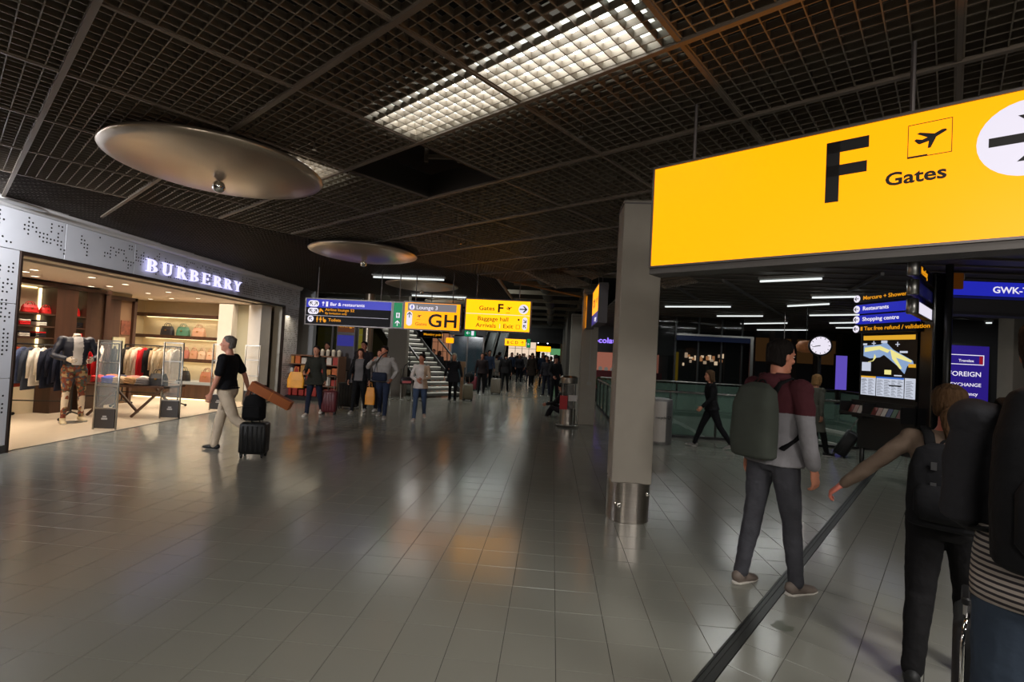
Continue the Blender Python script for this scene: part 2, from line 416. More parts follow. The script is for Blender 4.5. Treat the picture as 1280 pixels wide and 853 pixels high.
# finer slatted ceiling on the shop side
pls = [(RD.x, RD.y, -7.60), (-.998, -.065, .998 * 7.06 - .065 * 6.07 * 1.0), (1, 0, -1.30), (0, 1, 15.6), (-BD.x, -BD.y, 3.0)]
q = PB()
x = -8.6
while x < -1.3:
    s_ = clipseg((x, -8), (x, 16), pls)
    if s_: q.bar((*s_[0], ZC + .02), (*s_[1], ZC + .02), .006, .04)
    x += .06
y = -2.0
while y < 15.6:
    s_ = clipseg((-9, y), (0, y), pls)
    if s_: q.bar((*s_[0], ZC + .024), (*s_[1], ZC + .024), .006, .034)
    y += .12
q.obj('fine_grille', M('fine_grille_metal', (84, 78, 74), .5, .25), CEIL, kind='stuff')
q = PB(); q.bar((-1.29, 10.95, ZC), (-1.29, 15.6, ZC), .05, .05); q.obj('ceiling_edge_profile', M('edge_profile_metal', (150, 128, 100), .4, .3), CEIL)
q = PB(); a = br(8.42, -7.6); b_ = br(12.6, -7.6); q.bar((a.x, a.y, ZC), (b_.x, b_.y, ZC), .03, .03); q.obj('ceiling_edge_profile', PROFILE, CEIL)
# opening left by the missing panel: upstand and ducts inside
q = PB(); a0, a1, c0, c1 = -4 * PW, -3 * PW, CB + 2, CB + 3
for (r0, b0, r1, b1) in ((a0, c0, a1, c0), (a1, c0, a1, c1), (a1, c1, a0, c1), (a0, c1, a0, c0)):
    A_, B_ = br(b0, r0), br(b1, r1); q.bar((A_.x, A_.y, ZC + .12), (B_.x, B_.y, ZC + .12), .012, .26)
q.obj('opening_upstand', M('upstand_metal', (52, 46, 40), .6, .2), CEIL)
dk = M('dusty_plenum_metal', (96, 86, 74), .7)
q = PB(); A_ = br(c0 + .1, a0 + .2); B_ = br(c1 - .1, a0 + .75); q.tube([(A_.x, A_.y, 3.75), (B_.x, B_.y, 3.7)], .07); q.obj('pipe', dk, CEIL, smooth=True)
q = PB(); m_ = br(c0 + .65, a0 + .62); 
for dx, dz in ((-.16, 0), (.16, 0)): q.bar((m_.x + dx, m_.y, 3.45), (m_.x + dx, m_.y, 4.0), .035)
q.bar((m_.x - .16, m_.y, 3.5), (m_.x + .16, m_.y, 3.5), .035); q.bar((m_.x - .16, m_.y, 3.9), (m_.x + .16, m_.y, 3.7), .035); q.obj('hanger_bracket', dk, CEIL)
# plenum ducts above the grille, seen through its cells
for n_, (b0, r0, b1, r1, z, rad) in enumerate(((-1, -1.6, 9, -1.9, 3.95, .16), (-1, -5.9, 9, -5.7, 4.0, .2), (.9, -9, 1.1, 4, 4.25, .12))):
    q = PB(); A_ = br(b0, r0); B_ = br(b1, r1); q.tube([(A_.x, A_.y, z), (B_.x, B_.y, z)], rad, 10); q.obj('air_duct', M('duct_metal', (72, 68, 62), .6, .2), CEIL, smooth=True)
q = PB()
for (x, y) in ((-3.1, 13.6),): pass

# luminaires above the grille
def luminaire(b0, b1, r0, r1, z, tubes, label, mat=TUBE):
    c = br((b0 + b1) / 2, (r0 + r1) / 2); t = thing('ceiling_light', label, 'light', (c.x, c.y, z), -GA)
    w_, l_ = abs(r1 - r0), abs(b1 - b0); q = PB(); wh = M('luminaire_white', (226, 228, 224), .45)
    q.box(-w_ / 2, w_ / 2, -l_ / 2, l_ / 2, .10, .11)
    for sy in (-1, 1): q.box(-w_ / 2, w_ / 2, sy * l_ / 2 - .004, sy * l_ / 2 + .004, 0, .11)
    for sx in (-1, 1): q.box(sx * w_ / 2 - .004, sx * w_ / 2 + .004, -l_ / 2, l_ / 2, 0, .11)
    q.obj('reflector', wh, t)
    n = max(1, round(w_ / 1.05)); ll = w_ / n
    for j in range(tubes):
        yy = -l_ / 2 + l_ * (j + .5) / tubes
        for i in range(n): q = PB(); q.tube([(-w_ / 2 + ll * i + .05, yy, .06), (-w_ / 2 + ll * (i + 1) - .05, yy, .06)], .014, 8); q.obj('tube', mat, t, smooth=True)
    return t
luminaire(1.98, 2.40, -3.20, -1.16, ZC + .075, 3, 'long bright fluorescent luminaire behind the ceiling grille, nearest the camera')
luminaire(1.98, 2.55, -5.2, -4.42, ZC + .075, 2, 'short fluorescent luminaire behind the grille beside the nearest round disc')
# round reflector discs with a mirror ball
DISC = M('disc_champagne_metal', (200, 184, 164), .29, .88, bump=.03, bs=3)
prof = [(.0, .16), (.80, .16), (.86, .145), (.885, .12), (.875, .105), (.80, .082), (.6, .042), (.35, .014), (.1, .002), (0.001, 0)]
def disc(x, y, label):
    t = thing('reflector_disc', label, 'ceiling disc', (x, y, 3.09), 0, 'round metal discs under the ceiling')
    q = PB(); q.lathe(prof, seg=64, close=False); q.obj('disc', DISC, t, smooth=True)
    q = PB(); q.ell((0, 0, -.055), .055, 20, 14); q.obj('mirror_ball', CHROME, t, smooth=True)
    q = PB(); q.tube([(0, 0, -.05), (0, 0, .01)], .014); q.obj('stem', STEEL2, t)
    q = PB()
    for k in range(3): q.tube([(.5 * cos(2.1 * k), .5 * sin(2.1 * k), .15), (.5 * cos(2.1 * k), .5 * sin(2.1 * k), .235)], .01, 6)
    q.obj('hanger', STEEL2, t); return t
disc(-3.12, 4.30, 'largest round metal ceiling disc, nearest the camera')
disc(-3.25, 8.15, 'second round metal ceiling disc, above the way to the hanging signs')
disc(-3.27, 12.0, 'third round metal ceiling disc, reflecting the yellow and green signs')
disc(-3.3, 15.85, 'farthest and smallest round metal ceiling disc beyond the signs')
# battens near the far discs
def batten(x0, x1, y, z, label, mat=TUBE2, grp=None, dy=0, r=.02):
    t = thing('strip_light', label, 'light', ((x0 + x1) / 2, y, z), 0, grp); L = (x1 - x0) / 2
    q = PB(); q.bar((-L, -dy, .06), (L, dy, .06), .09, .05); q.obj('housing', M('batten_housing', (150, 150, 146), .5), t)
    q = PB(); q.tube([(-L + .03, -dy, 0), (L - .03, dy, 0)], r, 6); q.obj('tube', mat, t, smooth=True); return t
batten(-4.2, -2.5, 11.1, 3.24, 'bright strip light just before the third round ceiling disc')
batten(-4.3, -2.6, 14.6, 3.24, 'strip light between the third and farthest round ceiling discs')
# open ceiling beyond: cross beams and ducts
G_ = 'bare cross beams of the open ceiling'
k = 0
for y in (13.2, 15.4, 17.6, 20.2, 23.2, 26.6, 30.6, 35):
    q = PB(); q.box(-1.3 if y < 15.7 else -9, 1.6, y - .05, y + .05, 3.78, 3.92); q.obj('trim_%d' % (k + 1), M('open_beam_paint', (126, 116, 100), .6), kind='structure'); k += 1
for (x, z, rr) in ((-.5, 4.0, .2), (.9, 4.15, .14), (-4, 4.2, .22)):
    q = PB(); q.tube([(x, 11.5, z), (x + .3, 24, z), (x + .2, 37, z)], rr, 12); q.obj('air_duct', M('duct_metal', (72, 68, 62), .6, .2), CEIL, smooth=True)
flex = M('crumpled_duct_foil', (120, 92, 62), .35, .5, var=.3, vs_=6, bump=.9, bs=9)
for (b0, r0, b1, r1, z) in ((7.7, -6.6, 9.1, -4.2, 3.55), (8.5, -5.9, 9.7, -3.2, 3.62), (8.0, -4.6, 8.9, -2.7, 3.55)):
    A_ = br(b0, r0); B_ = br(b1, r1); q = PB(); n = 18
    q.loft([(A_.x + (B_.x - A_.x) * t / n, A_.y + (B_.y - A_.y) * t / n, z + .05 * sin(t)) for t in range(n + 1)], [.13 + .018 * (t % 2) for t in range(n + 1)], seg=10)
    q.obj('flexible_duct', flex, CEIL, smooth=False)
# dark slatted ceiling of the right-hand zone
pr = [(-BD.x, -BD.y, -8.46), (-1, 0, -1.7), (0, 1, 34), (1, 0, 22)]
poly = clip([(-2, 0), (24, 0), (24, 40), (-2, 40)], pr)
q = PB(); q.prism(poly, (0, 0, 3.34), (1, 0, 0), (0, 1, 0), .03); q.obj('dark_ceiling_panels', DARKC, CEIL)
q = PB()
for yy in range(0, 60):
    y = 5 + yy * .5; s_ = clipseg((-2, y), (24, y), pr)
    if s_: q.bar((*s_[0], 3.325), (*s_[1], 3.325), .03, .025)
q.obj('ceiling_slat', M('dark_slat_metal', (112, 104, 96), .5, .3), CEIL, kind='stuff')
rows = [(3.74, 9.61, 4.61, 9.03), (3.12, 14.67, 4.77, 13.95), (5.25, 16.8, 6.48, 16.1), (6.97, 19.46, 8.15, 18.2), (8.68, 22.3, 10.2, 21.0), (5.88, 13.27, 6.52, 12.44), (5.6, 11.5, 6.44, 11.0), (7.41, 15.3, 8.4, 14.5), (9.13, 17.5, 9.8, 16.7), (10.3, 19.3, 11.2, 18.5), (9.49, 13.04, 10.57, 12.6), (8.88, 12.1, 10.04, 11.8), (11.7, 15.7, 12.3, 15.1), (13.8, 18.7, 14.3, 17.8), (13.3, 20.2, 14.1, 19.6)]
ORD = 'nearest,second nearest,third nearest,fourth nearest,fifth nearest,sixth nearest,seventh nearest,eighth nearest,ninth nearest,tenth nearest,eleventh nearest,twelfth nearest,third farthest,second farthest,farthest'.split(',')
rows = sorted(rows, key=lambda a: math.hypot((a[0] + a[2]) / 2, (a[1] + a[3]) / 2))
for n_, (xa, ya, xb, yb) in enumerate(rows):
    L = math.hypot(xb - xa, yb - ya)
    t = batten(-L / 2, L / 2, 0, 0, 'white strip light on the dark right-hand ceiling, %s of fifteen' % ORD[n_], TUBE2, 'strip lights on the dark ceiling', 0)
    t.location = ((xa + xb) / 2, (ya + yb) / 2, 3.24); t.rotation_euler = (0, 0, math.atan2(yb - ya, xb - xa))
q = PB()
for (a, b_) in (((5.3, 8.6), (5.9, 10.6)), ((3.2, 9.9), (7.6, 17)), ((2.6, 11), (3.6, 13))): q.bar((*a, 3.28), (*b_, 3.28), .05, .05)
q.obj('ceiling_rail', M('ceiling_rail_metal', (110, 108, 104), .5, .3), CEIL)
# small spots hanging under the open ceiling, sprinklers
sprk = PB(); sprk.lathe([(.02, 0), (.02, .02), (.006, .03), (.006, .09)], seg=8)
SM = sprk.mesh('sprinkler', CHROME)
for (b0, r0) in ((2.9, -2.0), (1.9, -3.9), (4.9, -5.4), (4.9, -1.6)): linkmesh('sprinkler', SM, CEIL, br(b0, r0, ZC - .09))

# ---- columns
def column(x, y, w_, d_, label, top=3.36, base=True):
    t = thing('square_column', label, 'column', (x, y, 0))
    q = PB(); q.rbox(-w_ / 2, w_ / 2, -d_ / 2, d_ / 2, .40 if base else 0, top, .012); smooth_by_angle(q.obj('shaft', CONC, t))
    if base:
        q = PB(); q.rbox(-w_ / 2 - .012, w_ / 2 + .012, -d_ / 2 - .012, d_ / 2 + .012, 0, .41, .17, seg=10, ee=.003)
        o = smooth_by_angle(q.obj('steel_base', STEEL, t, label='brushed steel wrap with small dents round the column foot'))
    q = PB(); q.box(-w_ / 2 - .006, w_ / 2 + .006, -d_ / 2 - .006, d_ / 2 + .006, top - .10, top - .085); q.obj('collar', ALU, t)
    return t
c1 = column(.86, 5.40, .40, .42, 'nearest grey square column with a dented steel foot, left of the big yellow sign')
q = PB()
for x, z, s_ in ((-.115, .17, .022), (-.10, .185, .012), (.165, .30, .018), (-.15, .19, .01)): q.ell((x, -.208, z), (s_, .006, s_ * 1.3), 10, 6)
q.obj('dent', M('dented_steel', (230, 225, 218), .18, 1), c1, smooth=True)
c2 = column(.90, 12.72, .40, .42, 'second grey square column, right behind the steel waste bin', base=False)
q = PB(); q.bar((.03, -.215, 1.05), (.03, -.215, 2.6), .03, .02); q.box(-.02, .09, -.235, -.21, .98, 1.06); q.obj('cable_duct', M('cable_duct_white', (160, 156, 150), .5), c2)
column(.88, 20.0, .40, .42, 'third grey square column, behind the second one', base=False)
column(-3.9 + 4.9, 27.3, .4, .42, 'fourth grey square column far down the concourse', base=False)
column(11.0, 12.9, .42, .42, 'grey square column before the purple exchange office panel', base=False)
column(13.9, 13.2, .42, .42, 'grey square column at the right edge beside the purple exchange office panel', base=False)

# ---- far walls of the hall
q = PB(); q.box(-26, 24, 70, 70.2, 0, 4.7); q.obj('wall_back', M('far_wall_paint', (70, 66, 62), .8), kind='structure')
q = PB(); q.box(22, 22.2, -6, 70, 0, 4.7); q.obj('wall_right', M('far_wall_paint', (70, 66, 62), .8), kind='structure')
q = PB(); q.box(-22.2, -22, 17, 70, 0, 4.7); q.obj('wall_far_left', M('far_wall_paint', (70, 66, 62), .8), kind='structure')
q = PB(); q.box(-10, 1.2, 38, 38.6, 2.62, 3.75); q.obj('trim_bulkhead', M('bulkhead_dark', (24, 22, 22), .6), kind='structure')
q = PB(); q.box(-10, 1.2, 38.7, 39.6, 3.55, 4.6); q.obj('wall_gallery', M('gallery_grey', (120, 116, 108), .7), kind='structure')
q = PB(); q.box(.7, 1.1, 26, 60, 0, 4.6); q.obj('wall_mid', M('mid_wall_grey', (112, 108, 102), .8), kind='structure')

# ================================================================== SHOP FRONT
OW = Vector((-7.09, 6.07, 0)); WA = math.atan2(.998, -.065)
WL = struct('wall_left', OW); WL.rotation_euler = (0, 0, WA)
mw = Matrix.Translation(OW) @ Matrix.Rotation(WA, 4, 'Z')
S0, S1, HO = 0., 7.42, 2.62                        # opening along the wall, its height
def panel(s0, s1, z0, z1, name='cladding_panel'):
    g = .004; q = PB(); q.rbox(s0 + g, s1 - g, .0, .03, z0 + g, z1 - g, .003, seg=1); return q.obj(name, CLAD, WL)
s_ = -3.3
while s_ < 8.3:
    e_ = min(s_ + 1.3, 8.35); panel(s_, e_, HO + .05, 3.2); s_ = e_
for a, b_ in ((-2.0, -1.0), (-1.0, -.03)):
    for z0, z1 in ((.1, .98), (.98, 1.96), (1.96, HO + .05)): panel(a, b_, z0, z1)
for z0, z1 in ((.1, .98), (.98, 1.96), (1.96, HO + .05)): panel(S1 + .03, 8.35, z0, z1)
q = PB(); q.box(-3.3, 8.35, .03, .3, HO + .0, 3.34); q.box(-3.3, -.03, .03, .3, 0, HO + .05); q.box(S1 + .03, 8.35, .03, .3, 0, HO + .05); q.obj('core', M('wall_core', (206, 198, 184), .7), WL)
# coved white cap up to the ceiling
q = PB(); n = 6
pts = [(0.0 - .0 + .0, 3.2)] + [(-.10 * sin(R(90 * k / n)) * .9, 3.2 + .13 * (1 - cos(R(90 * k / n)))) for k in range(1, n + 1)]
poly = [(p[0], p[1]) for p in pts] + [(-.09, 3.36), (.02, 3.36), (.02, 3.2)]
q.prism([(-a, b_) for a, b_ in poly][::-1] if False else [(a, b_) for a, b_ in poly], (-3.3, 0, 0), (0, 1, 0), (0, 0, 1), 11.65); q.obj('cove', M('cove_white', (214, 212, 212), .3, .2), WL)
# opening frame and skirting
q = PB(); q.box(-.03, S1 + .03, -.02, .06, HO, HO + .05); q.box(-.03, 0, -.02, .06, 0, HO); q.box(S1, S1 + .03, -.02, .06, 0, HO); q.obj('opening_frame', M('bronze_frame', (52, 40, 34), .35, .5), WL)
q = PB(); q.box(-2.9, -.03, -.012, .0, 0, .1); q.box(S1 + .03, 8.35, -.012, .0, 0, .1); q.obj('baseboard', M('skirting_dark', (48, 46, 46), .5), WL)
# perforations: clusters of round holes on a 52 mm grid
rnd = random.Random(5); cells = set(); g = .054
def walk(s0, z0, n, smin, smax, zmin, zmax):
    i, j = round(s0 / g), round(z0 / g)
    for _ in range(n):
        if smin < i * g < smax and zmin < j * g < zmax: cells.add((i, j))
        d = rnd.choice(((1, 0), (-1, 0), (0, 1), (0, -1), (0, -1), (1, 1), (1, -1), (0, 1))); i += d[0]; j += d[1]
        if rnd.random() < .08: i += rnd.choice((-2, 2)); j += rnd.choice((-1, 1))
for k in range(64):
    s0 = rnd.uniform(-.8, 8.2); dens = 9 + max(0, s0) * 1.6
    walk(s0, rnd.uniform(2.72, 3.15), int(dens), -2.8, 8.3, HO + .09, 3.17)
for k in range(18): walk(rnd.uniform(-.6, -.1), rnd.uniform(.3, 2.5), 14, -.9, -.07, .15, HO)
for k in range(60): walk(rnd.uniform(7.55, 8.3), rnd.uniform(.3, 2.6), 12, 7.5, 8.32, .15, HO)
for k in range(22): walk(rnd.uniform(5.2, 8.3), rnd.uniform(2.7, 3.15), 14, 5, 8.32, HO + .09, 3.17)
q = PB()
for (i, j) in sorted(cells):
    c = (i * g, -.0012, j * g); q.prism([(.0135 * cos(R(a)), .0135 * sin(R(a))) for a in range(0, 360, 45)], (c[0], .0005, c[2]), (1, 0, 0), (0, 0, 1), .0015)
q.obj('perforation', DOT, WL, kind='stuff')
# halo-lit serif capitals of the shop name
def ring(cx, cy, rx, ry, a0, a1, tx, ty, n=10):
    out = [(cx + rx * cos(R(a0 + (a1 - a0) * k / n)), cy + ry * sin(R(a0 + (a1 - a0) * k / n))) for k in range(n + 1)]
    inn = [(cx + (rx - tx) * cos(R(a0 + (a1 - a0) * k / n)), cy + (ry - ty) * sin(R(a0 + (a1 - a0) * k / n))) for k in range(n + 1)]
    return [(*out[k], *out[k + 1], *inn[k + 1], *inn[k]) for k in range(n)]
def rc(a, b, c, d): return [(a, c, b, c, b, d, a, d)]
GL = {'B': rc(.14, .34, 0, 1) + rc(0, .4, 0, .06) + rc(0, .4, .94, 1) + ring(.38, .74, .42, .26, -90, 90, .19, .06) + ring(.38, .27, .5, .27, -90, 90, .2, .06),
      'R': rc(.14, .34, 0, 1) + rc(0, .46, 0, .06) + rc(0, .4, .94, 1) + ring(.38, .74, .42, .26, -90, 90, .19, .06) + [(.42, .5, .62, .52, .98, 0, .72, 0)] + rc(.66, 1.04, 0, .06),
      'E': rc(.14, .34, 0, 1) + rc(0, .86, 0, .07) + rc(0, .82, .93, 1) + rc(.34, .66, .47, .53) + rc(.8, .86, 0, .24) + rc(.76, .82, .78, 1) + rc(.62, .68, .38, .62),
      'U': rc(.12, .32, .28, 1) + rc(.72, .80, .28, 1) + rc(0, .44, .94, 1) + rc(.60, .92, .94, 1) + ring(.46, .30, .34, .31, 180, 360, .14, .10),
      'Y': [(.06, 1, .3, 1, .56, .46, .40, .46), (.78, 1, .86, 1, .56, .46, .46, .46)] + rc(.38, .58, 0, .5) + rc(.26, .70, 0, .06) + rc(0, .4, .94, 1) + rc(.68, .98, .94, 1)}
LET = M('halo_letter_white', (206, 202, 255), .4, emit=1.5)
sx = 2.12
for ch in 'BURBERRY':
    q = PB(); W_, H_ = .30, .225
    for p in GL[ch]:
        pl = [(p[2 * k] * W_, p[2 * k + 1] * H_) for k in range(4)]
        if sum(pl[k][0] * pl[(k + 1) % 4][1] - pl[(k + 1) % 4][0] * pl[k][1] for k in range(4)) < 0: pl = pl[::-1]
        q.prism(pl, (sx, -.035, 2.765), (1, 0, 0), (0, 0, 1), .03)
    q.obj('sign_letter', LET, WL, label='glowing white serif capital of the shop name'); sx += .385
# small fixtures above the opening
q = PB(); q.ell((-.2, -.16, 3.24), (.35, .12, .02), 16, 6); q.obj('trim_fixture', STEEL2, WL, smooth=True)

# ---- shop shell
SH = [(-7.2, HO)]
q = PB(); q.box(-16, -7.2, -6, 15.3, 2.58, 2.64)
v = [(-7.10 + .065 * 12 - .33, -6), (-7.13 - .33 - .065 * 9.2, 15.2), (-16, 15.2), (-16, -6)]
q = PB(); q.prism(v[::-1], (0, 0, 2.59), (1, 0, 0), (0, 1, 0), .05); q.obj('ceiling_shop', M('shop_ceiling_white', (226, 212, 196), .7), kind='structure')
for nm, a in (('wall_shop_back', (-10.3, -10.12, 0, 11.2)), ('wall_shop_recess', (-11.5, -11.35, 11.0, 13.1)), ('wall_shop_return', (-11.4, -10.3, 11.05, 11.2)), ('wall_shop_end', (-11.5, -7.95, 13.0, 13.15)), ('wall_shop_near', (-10.3, -7.3, -.2, 0))):
    q = PB(); q.box(*a, 0, 2.59); q.obj(nm, CREAM, kind='structure')

# ================================================================== SIGNS
UX, UZ = (1, 0, 0), (0, 0, 1)
def sg_box(t, w_, h_, d_, fr=.02, mat=ALU, name='housing'):
    q = PB(); q.box(-fr, w_ + fr, .004, d_, -fr, h_ + fr)
    for a in ((-fr, 0, -fr, h_ + fr), (w_, w_ + fr, -fr, h_ + fr), (0, w_, -fr, 0), (0, w_, h_, h_ + fr)): q.box(a[0], a[1], -.012, .004, a[2], a[3])
    return q.obj(name, mat, t)
def rect(t, x0, x1, z0, z1, mat, y=0., d=.003, name='face', label=None):
    q = PB(); q.box(x0, x1, y - d, y, z0, z1); return q.obj(name, mat, t, label=label)
def rrect(t, x0, x1, z0, z1, r, mat, y=-.003, d=.002, name='pictogram_field'):
    P = []
    for cx, cz, a in ((x1 - r, z1 - r, 0), (x0 + r, z1 - r, 90), (x0 + r, z0 + r, 180), (x1 - r, z0 + r, 270)):
        for k in range(9): tt = R(a + 90 * k / 8); P.append((cx + r * cos(tt), cz + r * sin(tt)))
    q = PB(); q.prism(P, (0, y, 0), UX, UZ, d); return q.obj(name, mat, t)
def arrow(t, cx, cz, s, ang, mat, y=-.005, d=.002, th=.14):
    q = PB(); c, sn = cos(R(ang)), sin(R(ang))
    def P(pl): q.prism([(cx + s * (a * c - b * sn), cz + s * (a * sn + b * c)) for a, b in pl], (0, y, 0), UX, UZ, d)
    k = th
    P([(-.5, -k / 2), (.44, -k / 2), (.44, k / 2), (-.5, k / 2)])
    for sg in (1, -1): P([(.5, 0), (.5 - .40, sg * .40), (.5 - .40 - k * 1.5, sg * .40), (.5 - k * 1.5, 0)][::sg])
    return q.obj('arrow', mat, t)
PLANE = [(.5, .20), (.47, .27), (.36, .27), (.14, .16), (-.30, .30), (-.38, .26), (-.06, .06), (-.22, 0), (-.40, .06), (-.46, .02), (-.36, -.12), (-.30, -.16), (-.02, -.09), (-.05, -.36), (.04, -.36), (.20, .03)]
def plane(t, cx, cz, s, mat, y=-.004, frame=True):
    q = PB(); q.prism([(cx + a * s, cz + b * s) for a, b in PLANE][::-1], (0, y, 0), UX, UZ, .002); q.obj('aeroplane_pictogram', mat, t)
    if frame:
        q = PB(); h = s * .66; e = s * .022
        for a in ((-h, h, h - e, h), (-h, h, -h, -h + e), (-h, -h + e, -h, h), (h - e, h, -h, h), (-h, -.05 * s, -h, -h + .07 * s)): q.box(cx + a[0], cx + a[1], y - .002, y, cz + a[2], cz + a[3])
        q.obj('pictogram_frame', mat, t)
def person_icon(q, cx, cz, s, skirt=False):
    q.prism([(cx + .11 * s * cos(R(a)), cz + .42 * s + .11 * s * sin(R(a))) for a in range(0, 360, 40)], (0, -.004, 0), UX, UZ, .002)
    w_ = .26 if skirt else .18
    q.prism([(cx - .15 * s, cz + .27 * s), (cx - w_ * s, cz - .12 * s), (cx - .08 * s, cz - .12 * s), (cx - .08 * s, cz - .5 * s), (cx + .08 * s, cz - .5 * s), (cx + .08 * s, cz - .12 * s), (cx + w_ * s, cz - .12 * s), (cx + .15 * s, cz + .27 * s)], (0, -.004, 0), UX, UZ, .002)
def T(t, s, x, z, size, mat, bold=.018, **k): return text_obj(s, size, mat, t, (x, -.003, z), UX, UZ, bold, **k)
def rods(t, xs, h_, z1, y=.07):
    for x in xs:
        q = PB(); q.tube([(x, y, h_), (x, y, z1)], .011, 8); q.obj('hanger_rod', ALU, t)

# big yellow F sign
t = thing('gate_sign', 'large bright yellow hanging sign reading F Gates with white arrow disc', 'sign', (.606, 3.285, 2.264), -GA)
W_, H_ = 2.62, .632
sg_box(t, W_, H_, .16, .012); rect(t, 0, W_, 0, H_, YEL)
q = PB(); q.box(-.012, W_ + .012, .0, .16, -.05, -.012); q.obj('lower_tray', M('sign_tray_grey', (84, 80, 78), .5, .3), t)
q = PB()
for a in ((.958, 1.018, .258, .573), (.958, 1.140, .514, .573), (.958, 1.134, .392, .448)): q.box(a[0], a[1], -.006, -.003, a[2], a[3])
q.obj('lettering', INK, t, label='large black capital F')
T(t, 'Gates', 1.208, .302, .078, INK, .022); plane(t, 1.373, .498, .122, INK)
rrect(t, 1.70 - .165, 1.70 + .165, .425 - .165, .425 + .165, .165, WLIT); arrow(t, 1.70, .425, .25, 0, INK, -.005, th=.16)
rods(t, (.22, 1.3, 2.4), H_, 1.03, .08)

# row of hanging signs across the concourse
def hang(label, x0, x1, z0, z1, y=10.3, d=.16, fr=.025, cat='sign', name='hanging_sign'):
    t = thing(name, label, cat, (x0, y, z0)); sg_box(t, x1 - x0, z1 - z0, d, fr); return t, x1 - x0, z1 - z0
SH_ = 3.3
t, W_, H_ = hang('hanging blue and black sign for restaurants, lounge and toilets', -5.30, -3.44, 2.07, 2.60)
rect(t, 0, W_, 0, H_, SBLK); rect(t, 0, W_, H_ * .67, H_, BLU, -.001)
rect(t, 0, W_ * .97, H_ * .335, H_ * .345, WLIT, -.003, .001, 'rule')
for k, (z, w_) in enumerate(((.82, 2), (.52, 2), (.20, 1))):
    r = .068; rrect(t, .04, .04 + 2 * r + (.10 if w_ == 2 else 0), H_ * z - r, H_ * z + r, r - .001, WLIT)
    arrow(t, .04 + r, H_ * z, .10, 135 if k < 3 else 180, INK)
    if w_ == 2: arrow(t, .14 + r, H_ * z, .10, 45, INK)
q = PB(); q.box(.36, .375, -.005, -.003, H_ * .74, H_ * .92); q.box(.345, .39, -.005, -.003, H_ * .84, H_ * .90); q.box(.43, .475, -.005, -.003, H_ * .72, H_ * .92); q.obj('restaurant_pictogram', WLIT, t)
T(t, 'Bar & restaurants', .52, H_ * .765, .085, WLIT, .012)
q = PB(); q.prism([(.28, .25), (.31, .25), (.33, .285), (.38, .25), (.38, .28), (.33, .33), (.30, .33)], (0, -.003, 0), UX, UZ, .002); q.obj('lounge_pictogram', ORG, t)
T(t, 'Airline lounge 52', .42, H_ * .545, .074, ORG, .01); T(t, 'By invitation only', .42, H_ * .415, .055, ORG, .01)
q = PB(); person_icon(q, .255, H_ * .19, .12); person_icon(q, .33, H_ * .19, .12, True); q.box(.38, .40, -.005, -.003, H_ * .16, H_ * .28); q.prism([(.42 + .035 * cos(R(a)), H_ * .14 + .035 * sin(R(a))) for a in range(0, 360, 30)], (0, -.003, 0), UX, UZ, .002); q.obj('toilet_pictograms', ORG, t)
T(t, 'Toilets', .50, H_ * .13, .08, ORG, .012); rods(t, (.2, 1.6), H_, SH_ - 2.07)
t, W_, H_ = hang('narrow green lit exit sign between the blue sign and the G H sign', -3.385, -3.20, 2.08, 2.60)
rect(t, 0, W_, 0, H_, GRN); rrect(t, .06, .135, .20, .31, .01, WLIT); q = PB(); person_icon(q, .097, .255, .10); q.obj('running_figure', GRN, t); arrow(t, W_ / 2, .09, .12, 90, WLIT); rods(t, (.09,), H_, SH_ - 2.08)
t, W_, H_ = hang('hanging yellow sign with black letters G H under a grey lounge band', -3.145, -1.965, 2.07, 2.62)
rect(t, 0, W_, 0, H_, YEL); rect(t, .06, W_ - .08, H_ * .69, H_ - .01, GREYLIT, -.003, .001)
rrect(t, .09, .21, H_ * .72, H_ * .72 + .12, .058, WLIT); q = PB(); person_icon(q, .15, H_ * .72 + .06, .09); q.obj('pictogram', BLU, t)
T(t, 'Lounge 3', .24, H_ * .755, .10, WLIT, .012)
rrect(t, .045, .165, .06, .36, .058, WLIT); arrow(t, .105, .29, .12, 90, INK)
plane(t, .315, .27, .10, INK, frame=False); rect(t, .26, .34, .195, .201, INK, -.003, .002, 'runway_line'); T(t, 'Gates', .235, .075, .085, INK, .0)
T(t, 'G', .50, .06, .34, INK, .02); T(t, 'H', .83, .06, .34, INK, .02); rods(t, (.2, 1.0), H_, SH_ - 2.07)
t, W_, H_ = hang('hanging yellow sign reading Gates F, Baggage hall, Arrivals and Exit', -1.845, -.505, 2.115, 2.745)
rect(t, 0, W_, 0, H_, YEL2); rect(t, 0, W_, H_ * .525, H_ * .54, WLIT, -.003, .001, 'rule')
T(t, 'Gates', .27, .415, .112, INK, .01); T(t, 'F', .655, .385, .22, INK, .025); plane(t, .90, .47, .12, INK, frame=False); rect(t, .84, .92, .375, .383, INK, -.003, .002, 'runway_line')
rrect(t, 1.10, 1.30, .365, .565, .0995, WLIT); arrow(t, 1.20, .465, .16, 0, INK)
T(t, 'Baggage hall', .25, .20, .108, INK, .008); T(t, 'Arrivals', .22, .06, .108, INK, .008); T(t, 'Exit', .79, .06, .108, INK, .008)
rrect(t, 1.09, 1.13, .225, .265, .015, INK); rrect(t, 1.06, 1.14, .055, .135, .005, INK, d=.001); rrect(t, 1.068, 1.132, .063, .127, .004, YEL2, y=-.0045, d=.001)
rect(t, .72, .728, .05, .14, WLIT, -.003, .001, 'rule')
rrect(t, 1.19, 1.29, .04, .30, .049, WLIT); arrow(t, 1.24, .22, .09, -45, INK); arrow(t, 1.24, .11, .09, 135, INK); rods(t, (.2, 1.1), H_, SH_ - 2.115)
